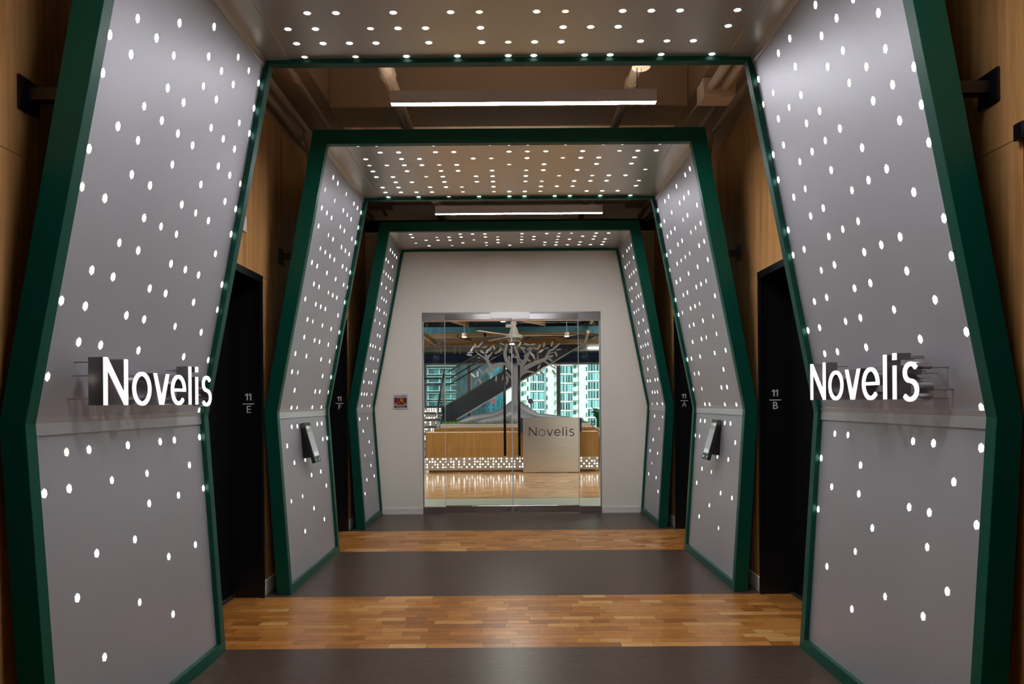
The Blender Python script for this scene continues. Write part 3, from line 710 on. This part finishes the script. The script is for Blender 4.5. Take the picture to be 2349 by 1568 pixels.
obj('fixture', MB().tube([px(1160,746.5,14)[0:1] + (14.05, px(1160,746.5,14)[1]), px(1176,746.5,14)[0:1] + (14.05, px(1160,746.5,14)[1])], .036, 12), M['white'], t, smooth=True)
# downlights
M['glow'] = mat('downlight_glow', (1,1,1), emit=(1,.95,.88), es=14)
for u, v, y, lab in ((1065, 773, 15, 'grey cylinder downlight left of the fan, glowing at its base'), (1300, 771, 15, 'grey cylinder downlight right of the fan, glowing at its base'), (1174.5, 789, 13.4, 'small bright downlight just below the fan'), (1154, 737, 14.5, 'flat downlight at the top of the entrance, left of the fan rod')):
    x, z = px(u, v, y)
    t = thing('downlight', (x, y, z), lab, 'lamp')
    obj('can', MB().tube([(x, y, z + .005), (x, y, z + (.09 if v > 765 and v < 780 else .02))], .05, 16), M['housing'], t, smooth=False)
    obj('stem', MB().tube([(x, y, z + .02), (x, y, 3.56)], .005, 6), M['housing'], t)
    obj('lens', MB().tube([(x, y, z - .004), (x, y, z + .005)], .048, 16), M['glow'], t)
# added glowing panels out of view, only to brighten the reception
for i, (x, y) in enumerate(((-2.4, 11), (2.4, 11), (-2.4, 14.6), (2.4, 14.6), (0, 12.2))):
    t = thing('added_fill_panel', (x, y, 3.52), ['added unseen fill light under the reception ceiling, front left', 'added unseen fill light under the reception ceiling, front right', 'added unseen fill light under the reception ceiling, rear left', 'added unseen fill light under the reception ceiling, rear right', 'added unseen fill light under the reception ceiling, middle'][i], 'lamp')
    obj('frame', MB().box(x-.32, x+.32, y-.32, y+.32, 3.525, 3.55), M['housing'], t)
    obj('diffuser', MB().box(x-.29, x+.29, y-.29, y+.29, 3.518, 3.525), mat('fill_glow%d' % i, (1,1,1), emit=(1,.94,.86), es=48), t)

# desk
def desk():
    yf = 13.7
    x0, x1 = px(976, 1020, yf)[0], px(1372.5, 1020, yf)[0]
    zt, zb, zl = .795, .30, .045
    t = thing('reception_desk', ((x0+x1)/2, yf, 0), 'oak reception desk with dotted light band and aluminium name panel beyond the glass doors', 'desk')
    obj('front', MB().box(x0, x1, yf, yf + .05, zb, zt), M['oakdesk'], t)
    obj('side', MB().box(x0, x0 + .05, yf + .05, 14.6, zl, zt), M['oakdesk'], t); obj('side', MB().box(x1 - .05, x1, yf + .05, 14.6, zl, zt), M['oakdesk'], t)
    obj('worktop', MB().box(x0, x1, yf, yf + .32, zt, zt + .008), M['beampale'], t)
    obj('back_ledge', MB().box(x0 + .1, x1 + .02, 14.3, 14.65, .0, .865), M['oakdesk'], t)
    obj('plinth', MB().box(x0 + .06, x1 - .06, yf + .06, 14.4, 0, .3), M['softblack'] if False else M['oakdesk'], t)
    bd = obj('light_band', MB().box(x0, x1, yf - .01, yf + .05, zl, zb), mat('band_alu', (.55,.50,.46), .4, .6), t)
    Rw = [[0,2,4,6,7,9,11,14,16,18,20,21,23,24,25,27,28,30,32,34,35,36], [1,2,3,5,7,9,10,12,14,18,19,20,22,23,25,26,28,30,32,33,35], [0,3,4,6,8,10,12,14,16,18,20,21,23,25,27,29,31,33,36], [0,2,4,6,7,9,10,12,13,15,17,19,20,22,24,25,27,28,30,31,32,33,35,36]]
    Rr = [[0,3,6], [0,2,4,5], [1,3,5,6], [0,2,3,4,6]]
    TD = [(p*.78, q*.78) for p, q in [(0, .024), (.011, .013), (.018, .002), (.018, -.008), (.011, -.017), (0, -.020), (-.011, -.017), (-.018, -.008), (-.018, .002), (-.011, .013)]]
    mb = MB(); mb.prism(TD, lambda a, b: (a, 0, b), lambda a, b: (a, -.002, b))
    me = bpy.data.meshes.new('light_hole'); me.from_pydata(mb.v, [], mb.f); me.update(); me.materials.append(M['dot'])
    for r, (A, B) in enumerate(zip(Rw, Rr)):
        v = (1051, 1057.4, 1063.6, 1069.8)[r]
        for xs, u0 in ((A, 979.9), (B, 1333.4)):
            for c in xs:
                x, z = px(u0 + c*6.08, 0, yf)[0], px(1174, v, yf)[1]
                if -1.75 < x < 1.80: inst('light_hole', me, (px(u0 + c*6.08, v, yf)[0], yf - .01, z), bd)
    # name panel
    a, b = px(1200, 1020, 13.5)[0], px(1330, 1020, 13.5)[0]; ztop = px(1265, 957.5, 13.5)[1]
    pn = obj('name_panel', MB().box(a, b, 13.5, 13.53, .01, ztop), mat('brushed_name_panel', (.80,.78,.80), .24, .95), t, bevel=.002)
    G = glyphs(.085); cap = px(1265, 979, 13.5)[1] - px(1265, 999, 13.5)[1]
    ox0 = px(1213.5, 990, 13.5)[0]; zb_ = px(1265, 999, 13.5)[1]
    lm = mat('black_cut_letter', (.01,.01,.012), .4)
    for ch in 'Novelis':
        ox, sh = G[ch]; sc = cap*1.03
        wd = {'N': .075, 'o': .06, 'v': .05}.get(ch, .10)
        obj('letter', glyph_mb(MB(), glyphs({'N': .085, 'o': .07, 'v': .065}.get(ch, .11))[ch][1], lambda p, q: (ox0 + (ox+p)*sc, 13.497, zb_ + q*cap), lambda p, q: (ox0 + (ox+p)*sc, 13.501, zb_ + q*cap), wd), lm, pn)
    dm = mat('dark_blue_box', (.02,.028,.06), .4)
    a2, b2 = px(1194, 1000, 13.56)[0], px(1334.5, 1000, 13.56)[0]
    obj('transaction_box', MB().box(a2, b2, 13.56, 13.95, zt, ztop - .01), dm, t)
    t2 = obj('desk_telephone', MB().box(px(1328,960,14)[0], px(1338,960,14)[0], 14.0, 14.12, ztop - .12, ztop - .02), mat('blue_grey_plastic', (.2,.22,.32), .4), t, bevel=.02)
desk()
bpy.data.objects['desk_telephone'].name = 'ledge_cap'

# planter with grass
M['planter'] = mat('pale_planter', (.66,.57,.53), .5)
yp = 15.7
xa, xb = px(1010, 975, yp)[0], px(1356, 975, yp)[0]; zp = px(1180, 971.5, yp)[1]
t = thing('planter', (0, yp, 0), 'long low pale planter box behind the reception desk', 'planter')
obj('box', MB().box(xa, xb, yp, 17.3, 0, zp - .03), M['planter'], t)
obj('rim', MB().box(xa, xb, yp - .005, 17.3, zp - .03, zp), M['planter'], t)
mb = MB()
random.seed(3)
for i in range(1500):
    x, y = random.uniform(xa + .05, xb - .05), random.uniform(yp + .03, 17.2); h = random.uniform(.03, .075); a = random.uniform(0, 6.28)
    dx, dy = .012*math.cos(a), .012*math.sin(a); lx, ly = random.uniform(-.03,.03), random.uniform(-.03,.03)
    mb.add([(x-dx, y-dy, zp), (x+dx, y+dy, zp), (x+lx, y+ly, zp+h)], [(0,1,2)])
g = obj('grass', mb, mat('grass_green', (.06,.28,.02), .6)); tag(g, 'short bright green grass filling the pale planter', 'grass', kind='stuff')
yp2 = 14.9
t = thing('side_counter', (0, yp2, 0), 'small pale topped oak counter at the right end of the desk', 'counter')
cx0, cx1 = px(1336, 980, yp2)[0], px(1374, 980, yp2)[0]; z2 = px(1355, 983, yp2)[1]
obj('cabinet', MB().box(cx0, cx1, yp2, 15.5, 0, z2), M['oakdesk'], t); obj('counter_top', MB().box(cx0, cx1 + .01, yp2 - .01, 15.55, z2, z2 + .02), M['planter'], t)

# steel tree sculpture
M['treesteel'] = mat('sculpture_steel', (.34,.35,.39), .5, .35)
yt = 16.3
def q3(u, v, dy=0): x, z = px(u, v, yt + dy); return (x, yt + dy, z)
t = thing('tree_sculpture', q3(1182, 972), 'tall grey steel tree sculpture with spreading roots and leaves behind the desk', 'sculpture')
obj('trunk', MB().tube([q3(1182, 974), q3(1182, 955), q3(1182.5, 935), q3(1183, 905), q3(1183, 870), q3(1183.5, 848), q3(1184, 835)], [.20, .17, .13, .085, .075, .08, .05], 16), M['treesteel'], t, smooth=True)
def branch(pts, w0, w1):
    """plate cut branch: ribbon with thickness"""
    P2 = [px(u, v, yt) for u, v in pts]; n = len(P2)
    L, Q = [], []
    for i in range(n):
        a, b = P2[max(i-1, 0)], P2[min(i+1, n-1)]; dx, dy = b[0]-a[0], b[1]-a[1]; l = math.hypot(dx, dy) or 1
        wd = w0 + (w1 - w0)*i/(n-1)
        L.append((P2[i][0] - dy/l*wd/2, P2[i][1] + dx/l*wd/2)); Q.append((P2[i][0] + dy/l*wd/2, P2[i][1] - dx/l*wd/2))
    dy_ = random.uniform(-.12, .12)
    obj('branch', MB().strip(L, Q, lambda a, b: (a, yt + dy_*.3, b), lambda a, b: (a, yt + dy_*.3 + .03, b)), M['treesteel'], t)
for pts, w0, w1 in (([(1183,858),(1174,845),(1163,838),(1150,835),(1138,837),(1128,840),(1120,832),(1117,820),(1113,812)], .14, .05), ([(1183,850),(1172,838),(1162,826),(1158,812),(1160,800),(1163,788)], .12, .05),
                    ([(1184,850),(1194,838),(1204,828),(1210,815),(1216,804),(1222,797)], .13, .04), ([(1186,856),(1200,846),(1215,838),(1230,831),(1244,826),(1252,822),(1257,812),(1260,804),(1270,800),(1284,787)], .13, .035),
                    ([(1184,846),(1190,832),(1188,815),(1183,800),(1180,790)], .10, .05), ([(1188,866),(1198,856),(1210,851),(1222,853),(1232,856)], .09, .03), ([(1247,826),(1256,832),(1264,838),(1276,846)], .05, .02),
                    ([(1140,836),(1128,845),(1114,850),(1104,860)], .07, .03), ([(1176,868),(1168,862),(1160,852),(1155,846)], .07, .03), ([(1117,822),(1124,814),(1130,806)], .06, .02), ([(1117,826),(1108,818),(1098,812),(1090,804)], .045, .02),
                    ([(1234,830),(1234,818),(1233,806)], .035, .02), ([(1160,806),(1152,800),(1145,793)], .04, .02), ([(1210,815),(1202,806),(1198,796)], .04, .02), ([(1258,812),(1266,808),(1274,808)], .03, .015),
                    ([(1222,836),(1226,826),(1232,820)], .03, .015), ([(1110,850),(1100,848),(1090,856)], .03, .015), ([(1128,840),(1132,852),(1126,862)], .03, .015), ([(1252,822),(1262,822),(1268,826)], .03, .015), ([(1160,852),(1158,864),(1160,876)], .03, .012)):
    branch(pts, w0, w1)
LV = [(1079,808,5),(1083,800,60),(1077,814,-10),(1096,795,5),(1112,796,8),(1103,788,40),(1089,793,80),(1140,808,25),(1147,803,60),(1160,817,80),(1168,822,95),(1176,816,60),(1184,818,5),(1190,823,-20),(1198,827,-25),(1205,819,-70),(1212,826,-30),
      (1219,812,-55),(1224,817,-70),(1236,796,60),(1241,805,35),(1230,800,-20),(1275,794,15),(1282,801,10),(1276,811,-70),(1263,817,15),(1262,825,-35),(1278,837,5),(1264,852,-55),(1271,853,-60),(1230,829,25),(1236,841,60),(1245,846,40),
      (1224,866,-88),(1233,860,-40),(1243,856,-35),(1155,865,70),(1162,878,65),(1164,869,100),(1138,868,85),(1091,876,60),(1101,873,-60),(1096,858,90),(1086,861,-45),(1102,850,-60),(1120,853,-40),(1131,846,-30),(1127,862,80),(1150,850,50),
      (1145,840,-30),(1199,798,-10),(1213,800,30),(1248,790,80),(1254,798,15),(1185,800,80),(1125,800,70),(1133,797,-60),(1106,806,-35),(1118,804,60),(1171,803,75),(1208,790,-15),(1222,789,10),(1152,788,-25),(1266,789,75),(1192,790,60)]
LM = [mat('leaf_pewter', (.46,.44,.44), .45, .3), mat('leaf_silver', (.80,.78,.72), .4, .3), mat('leaf_bluegrey', (.30,.35,.50), .45, .3), mat('leaf_copper', (.70,.36,.16), .45, .3)]
lens = [(math.cos(R(a))*.072, math.sin(R(a))*.025*(1 if abs(math.cos(R(a))) < .9 else .7)) for a in range(0, 360, 36)]
random.seed(11)
for k, (u, v, an) in enumerate(LV):
    a = R(an); c, s = math.cos(a), math.sin(a); x0, z0 = px(u, v, yt); dy = random.uniform(-.10, .10); tw = random.uniform(-.5, .5)
    f0 = lambda p, q, e=0: (x0 + p*c - q*s, yt + dy + q*tw + e, z0 + p*s + q*c)
    mt = LM[3] if (u, v) in ((1236, 796), (1112, 796)) and u == 1236 else random.choice([LM[0], LM[0], LM[1], LM[2]])
    obj('leaf', MB().prism(lens, lambda p, q: f0(p, q), lambda p, q: f0(p, q, .004)), mt, t)
random.seed(5)
roots = [([(1178,925),(1168,940),(1152,951),(1130,956),(1108,957),(1085,962),(1058,969),(1042,976)], [.10,.15,.15,.11,.10,.11,.08,.04], -.12),
         ([(1180,930),(1165,953),(1140,964),(1115,967),(1090,972)], [.10,.16,.13,.12,.06], -.38), ([(1188,925),(1200,938),(1212,947),(1235,955),(1262,957),(1290,960),(1325,967),(1350,976)], [.10,.14,.14,.10,.09,.09,.08,.03], -.1),
         ([(1184,930),(1196,955),(1218,965),(1250,968),(1280,973)], [.10,.16,.13,.11,.06], -.38), ([(1182,935),(1180,958),(1176,972)], [.14,.18,.16], -.3)]
for pts, rd_, dy in roots:
    obj('root', MB().tube([(q3(u, v, dy*min(1, i/2))) for i, (u, v) in enumerate(pts)], [q*random.uniform(.8, 1.18) for q in rd_], 12, flat=.9), M['treesteel'], t, smooth=True)

# staircase
M['stair'] = mat('charcoal_stair_steel', (.055,.072,.105), .45); M['stairtrim'] = mat('pale_stair_edge', (.92,.90,.88), .4)
ys = 18.5
t = thing('staircase', (-2.5, 15.9, 0), 'charcoal steel staircase with dotted risers and glass balustrade, rising right behind the sculpture', 'staircase')
def sp(u, v): return px(u, v, ys)
A = sp(1019, 931); Bt = (sp(1152, 852)); m = (Bt[1]-A[1])/(Bt[0]-A[0])
xe = 3.3
def top_z(x): return A[1] + m*(x - A[0])
lo0 = sp(1048, 960.5); lo1 = sp(1173, 886)
m2 = (lo1[1]-lo0[1])/(lo1[0]-lo0[0])
def low_z(x): return lo0[1] + m2*(x - lo0[0])
xl = A[0]
quad = [(xl, low_z(xl)*0 + .95), (lo0[0]-.1, low_z(lo0[0]-.1)), (xe, min(low_z(xe), 3.6)), (xe - .0, 3.6), ((3.6 - A[1])/m + A[0], 3.6), (xl, A[1])]
quad = [(xl, .75), (px(1036, 970, ys)[0], .80), (px(1048, 960.5, ys)[0], low_z(px(1048, 960.5, ys)[0])), ((3.54 - lo0[1])/m2 + lo0[0], 3.54), ((3.54 - A[1])/m + A[0], 3.54), (xl, A[1])]
for yy in (ys, ys + 1.35):
    obj('stringer', MB().prism(quad, lambda a, b: (a, yy, b), lambda a, b: (a, yy + .03, b)), M['stair'], t)
xh = (3.54 - lo0[1])/m2 + lo0[0]
obj('soffit_edge', MB().bar((lo0[0], ys - .01, lo0[1] - .015), (xh, ys - .01, 3.54 - .015), .05, .035), M['stairtrim'], t)
obj('soffit', MB().prism([(lo0[0], lo0[1]), (xh, 3.54), (xh, 3.57), (lo0[0], lo0[1] + .03)], lambda a, b: (a, ys + .03, b), lambda a, b: (a, ys + 1.35, b)), M['stair'], t)
for i in range(13):
    x = xl + .05 + i*.28; z = A[1] - .12 + i*.28*m
    if z < 3.3: obj('tread', MB().box(x, x + .30, ys + .03, ys + 1.35, z - .04, z), M['stair'], t)
for k, off in enumerate((.50, .66, .86)):
    x0, x1 = xl + .12, (3.5 - off - A[1])/m + A[0]
    obj('handrail', MB().tube([(x0, ys + .0, top_z(x0) + off), (x1, ys, top_z(x1) + off)], .018, 8), M['steel2'], t, smooth=True)
for k in range(3):
    x0 = xl + .15 + k*1.25; x1 = x0 + 1.2
    if top_z(x1) + .8 < 3.52: obj('glass_panel', MB().prism([(x0, top_z(x0) - .05), (x1, top_z(x1) - .05), (x1, top_z(x1) + .8), (x0, top_z(x0) + .8)], lambda a, b: (a, ys - .02, b), lambda a, b: (a, ys - .01, b)), M['glass'], t)
# landing
zl_ = px(990, 931, 18.0)[1]
obj('landing', MB().box(-3.4, xl, 18.0, 19.9, zl_ - .19, zl_), M['stair'], t)
obj('landing_rail', MB().tube([(-3.4, 19.6, zl_ + .78), (xl, 19.6, zl_ + .78)], .02, 8), M['steel2'], t); obj('landing_rail', MB().tube([(-3.4, 19.6, zl_ + .60), (xl, 19.6, zl_ + .60)], .012, 8), M['steel2'], t)
# lower flight with lit risers
xr = px(997, 990, 16.0)[0]
M['riser'] = mat('riser_alu', (.55,.52,.50), .4, .5)
nst = 8; rise = zl_/nst
TD2 = [(.020*math.cos(R(a)), .020*math.sin(R(a))) for a in range(0, 360, 45)]
mb2 = MB().prism(TD2, lambda a, b: (a, 0, b), lambda a, b: (a, -.002, b))
me2 = bpy.data.meshes.new('light_hole'); me2.from_pydata(mb2.v, [], mb2.f); me2.update(); me2.materials.append(M['dot'])
for i in range(nst):
    yst = 15.76 + i*.28
    rs = obj('riser', MB().box(-3.3, xr, yst, yst + .02, i*rise, (i+1)*rise - .04), M['riser'], t)
    obj('tread', MB().box(-3.3, xr, yst, yst + .30, (i+1)*rise - .04, (i+1)*rise), M['stair'], t)
    rr = random.Random(i)
    for c in range(10):
        for r in range(2):
            if rr.random() < .62: inst('light_hole', me2, (xr - .05 - c*.062, yst, i*rise + .035 + r*.055), rs)
obj('flight_stringer', MB().prism([(15.7, 0), (16.0, 0), (18.2, zl_ - .30), (18.2, zl_ - .05), (15.7, .12)], lambda a, b: (xr, a, b), lambda a, b: (xr + .03, a, b)), M['stair'], t)
obj('glass_panel', MB().prism([(15.85, .25), (18.0, zl_ + .0), (18.0, zl_ + .95), (15.85, 1.02)], lambda a, b: (xr + .035, a, b), lambda a, b: (xr + .045, a, b)), M['softglass'], t)
for off in (0, -.14): obj('handrail', MB().tube([(xr + .04, 15.85, 1.04 + off), (xr + .04, 18.0, zl_ + .97 + off)], .017, 8), M['steel2'], t, smooth=True)
obj('newel', MB().box(xl - .03, xl + .03, 18.35, 18.41, zl_ - .5, zl_ + .93), M['steel'], t)

# potted plant right
yq = 16.8
x0, z0 = px(1372, 985, yq)
t = thing('potted_plant', (x0, yq, 0), 'dark green broad-leaved plant in a dark pot at the right edge of the entrance', 'plant')
obj('pot', MB().lathe([(.16, 0), (.22, .5), (.22, .52), (.19, .52)], x0, yq, 20), mat('dark_pot', (.03,.03,.05), .5), t, smooth=False)
random.seed(21)
lg = [mat('leaf_green', (.015,.14,.03), .35), mat('leaf_green2', (.03,.22,.04), .35)]
obj('stems', MB().tube([(x0, yq, .5), (x0, yq, .95)], .02, 6), lg[0], t)
for k in range(60):
    a = random.uniform(0, 6.28); el = random.uniform(.1, 1.2); L = random.uniform(.16, .30); zz = random.uniform(.6, 1.12)
    d = Vector((math.cos(a)*math.cos(el), math.sin(a)*math.cos(el), math.sin(el))); b = Vector((x0, yq, zz)) + d*.05
    s_ = d.cross(Vector((0,0,1))).normalized()*.045; mid = b + d*L*.5 + Vector((0,0,.02)); tip = b + d*L - Vector((0,0,.03))
    obj('leaf', MB().add([b, mid + s_, tip, mid - s_, mid + Vector((0,0,-.012))], [(0,1,4), (1,2,4), (2,3,4), (3,0,4)]), random.choice(lg), t, recalc=False)

# ================================================================== OUTSIDE
M['cream'] = mat('cream_render', (.62,.66,.52), .8); M['creamw'] = mat('white_spandrel', (.74,.80,.70), .7)
tg = [mat('teal_pane_dark', (.010,.060,.070), .15, 0, spec=.25), mat('teal_pane_mid', (.02,.13,.13), .15, 0, spec=.3), mat('teal_pane_light', (.12,.38,.36), .2)]
struct('ground_outside', MB().box(-400, 400, 24, 500, -46, -45.5), mat('street', (.12,.13,.12), .9), 'street level far below the reception windows', 'ground')
YB = 220.0
def bx(u, v): return px(u, v, YB)
def apartment():
    x0, x1 = bx(1160, 900)[0], bx(1440, 900)[0]
    t = thing('apartment_building', ((x0+x1)/2, YB, -45.5), 'cream apartment tower with teal window bays seen through the right reception windows', 'building')
    obj('wall', MB().box(x0, x1, YB, YB + 18, -45.5, 48), M['cream'], t)
    fl_ = 20.95
    rnd = random.Random(4)
    bays = [(1216,1231,3,0),(1233,1248,3,0),(1280,1295,3,1),(1297,1313,3,1),(1348,1366,3,2),(1367.5,1385,3,2),(1180,1194,3,0)]
    small = [(1209,1212.2,3),(1253,1256.2,3),(1344,1346.5,0)]
    k = 0
    for f_ in range(-5, 11):
        for (u0, u1, npn, g) in bays:
            v0 = 848.5 - {0: 2.5, 1: 0, 2: 5.5}[g] + fl_*f_ - 0; 
            vt, vb = v0 - 12.5 + 4, v0 + 8
            a, zb = bx(u0, vb); b, zt = bx(u1, vt)
            wv = obj('window', MB().box(a, b, YB - .25, YB + .02, zb - .6, zt + .25), M['creamw'], t)
            for i in range(npn):
                p0 = a + (b-a)*(i + .1)/npn; p1 = a + (b-a)*(i + .9)/npn
                mt = rnd.choice([tg[0], tg[0], tg[1], tg[1], tg[2]] if (f_ + g) % 3 else [tg[1], tg[2], tg[2]])
                obj('pane', MB().box(p0, p1, YB - .32, YB - .25, zb + .1, zt), mt, wv)
        for u0, u1, dv in small:
            a, zb = bx(u0, 851 + fl_*f_ + dv); b, zt = bx(u1, 841 + fl_*f_ + dv)
            obj('window', MB().box(a, b, YB - .1, YB + .02, zb, zt), rnd.choice(tg[:2]), t)
        for u0, u1 in ((1314, 1323), (1271, 1275), (1195, 1202)):
            a, zb = bx(u0, 853 + fl_*f_); b, zt = bx(u1, 842 + fl_*f_)
            bal = obj('balcony', MB().box(a, b, YB - 1.4, YB + .02, zb - .25, zb), M['creamw'], t)
            obj('balcony_door', MB().box(a + .1, b - .2, YB - .06, YB + .02, zb, zb + 2.2), tg[1], bal)
            rail = MB().box(a, b, YB - 1.4, YB - 1.34, zb + .95, zb + 1.05)
            for q in range(9): xx = a + (b-a)*q/8; rail.box(xx - .05, xx + .05, YB - 1.4, YB - 1.34, zb, zb + .95)
            obj('railing', rail, M['creamw'], bal)
    a = bx(1250, 900)[0]; obj('downpipe', MB().box(a - .2, a + .2, YB - .5, YB, -45.5, 48), mat('grey_pipe', (.25,.32,.33), .6), t)
apartment()
M['ledge'] = mat('pale_ledge', (.40,.50,.44), .7)
def office():
    Y = 240.0
    x0, x1 = px(930, 900, Y)[0], px(1047, 900, Y)[0]
    t = thing('office_building', ((x0+x1)/2, Y, -45.5), 'office block with dark teal glass bands and pale ledges seen through the left reception windows', 'building')
    obj('core', MB().box(x0 + .3, x1 - .3, Y, Y + 20, -45.5, 45), tg[0], t)
    rnd = random.Random(9)
    for f_ in range(-6, 12):
        v = 843.5 + 19.0*f_
        a, za = px(930, v + 2.6, Y); b, zb_ = px(1047, v - 2.6, Y)
        s_ = obj('spandrel', MB().box(x0, x1, Y - .5, Y + .1, za, zb_ - .4), mat('spandrel%d' % f_, (.17,.26,.22), .7), t)
        obj('ledge', MB().box(x0, x1, Y - .9, Y - .1, zb_ + .25, zb_ + .42), M['ledge'], t)
        for q in range(9):
            xa = x0 + (x1-x0)*q/9; wz0 = px(960, v + 15.0, Y)[1]
            if q and f_ < 11: obj('window', MB().box(xa + .15, xa + (x1-x0)/9 - .25, Y - .06, Y + .02, za - 1.75, za - .1), rnd.choice([tg[0], tg[1], tg[1]]), t)
            obj('mullion', MB().box(xa - .12, xa + .12, Y - .2, Y, za - 2, za), M['ledge'], t) if q % 2 == 0 else None
office()
def tower():
    Y = 260.0
    x0, x1 = px(1046, 900, Y)[0], px(1205, 900, Y)[0]
    t = thing('glass_tower', ((x0+x1)/2, Y, -45.5), 'blue-green glass tower with painted-on reflections between the office block and the cream apartments', 'building')
    m = mat('curtain_painted_reflections', (.02,.2,.26), .15, 0, spec=.3)
    n = nd(m, 'ShaderNodeTexNoise', Scale=1.0, Detail=7.0, Roughness=.75, Distortion=1.5); lk(m, coords(m, (.8, .1, .3)), n.inputs['Vector'])
    lk(m, ramp(m, n.outputs[0], [(.3, (.004,.02,.05)), (.45, (.008,.075,.11)), (.56, (.02,.20,.23)), (.65, (.05,.26,.46)), (.74, (.45,.62,.58))]), P(m).inputs['Base Color'])  # blotchy base colours stand in for reflections in the tower glass
    obj('core', MB().box(x0, x1, Y + .2, Y + 20, -45.5, 60), m, t)
    n_ = 14
    gm = MB()
    for i in range(n_ + 1): xx = x0 + (x1-x0)*i/n_; gm.box(xx - .07, xx + .07, Y, Y + .25, -45.5, 60)
    for j in range(30): gm.box(x0, x1, Y, Y + .25, -45 + j*3.4, -45 + j*3.4 + .12)
    tag(obj('curtain_grid', gm, mat('grid_teal', (.06,.25,.28), .5), t), kind='stuff')
tower()
bpy.context.view_layer.update()
print('objects', len(bpy.data.objects))
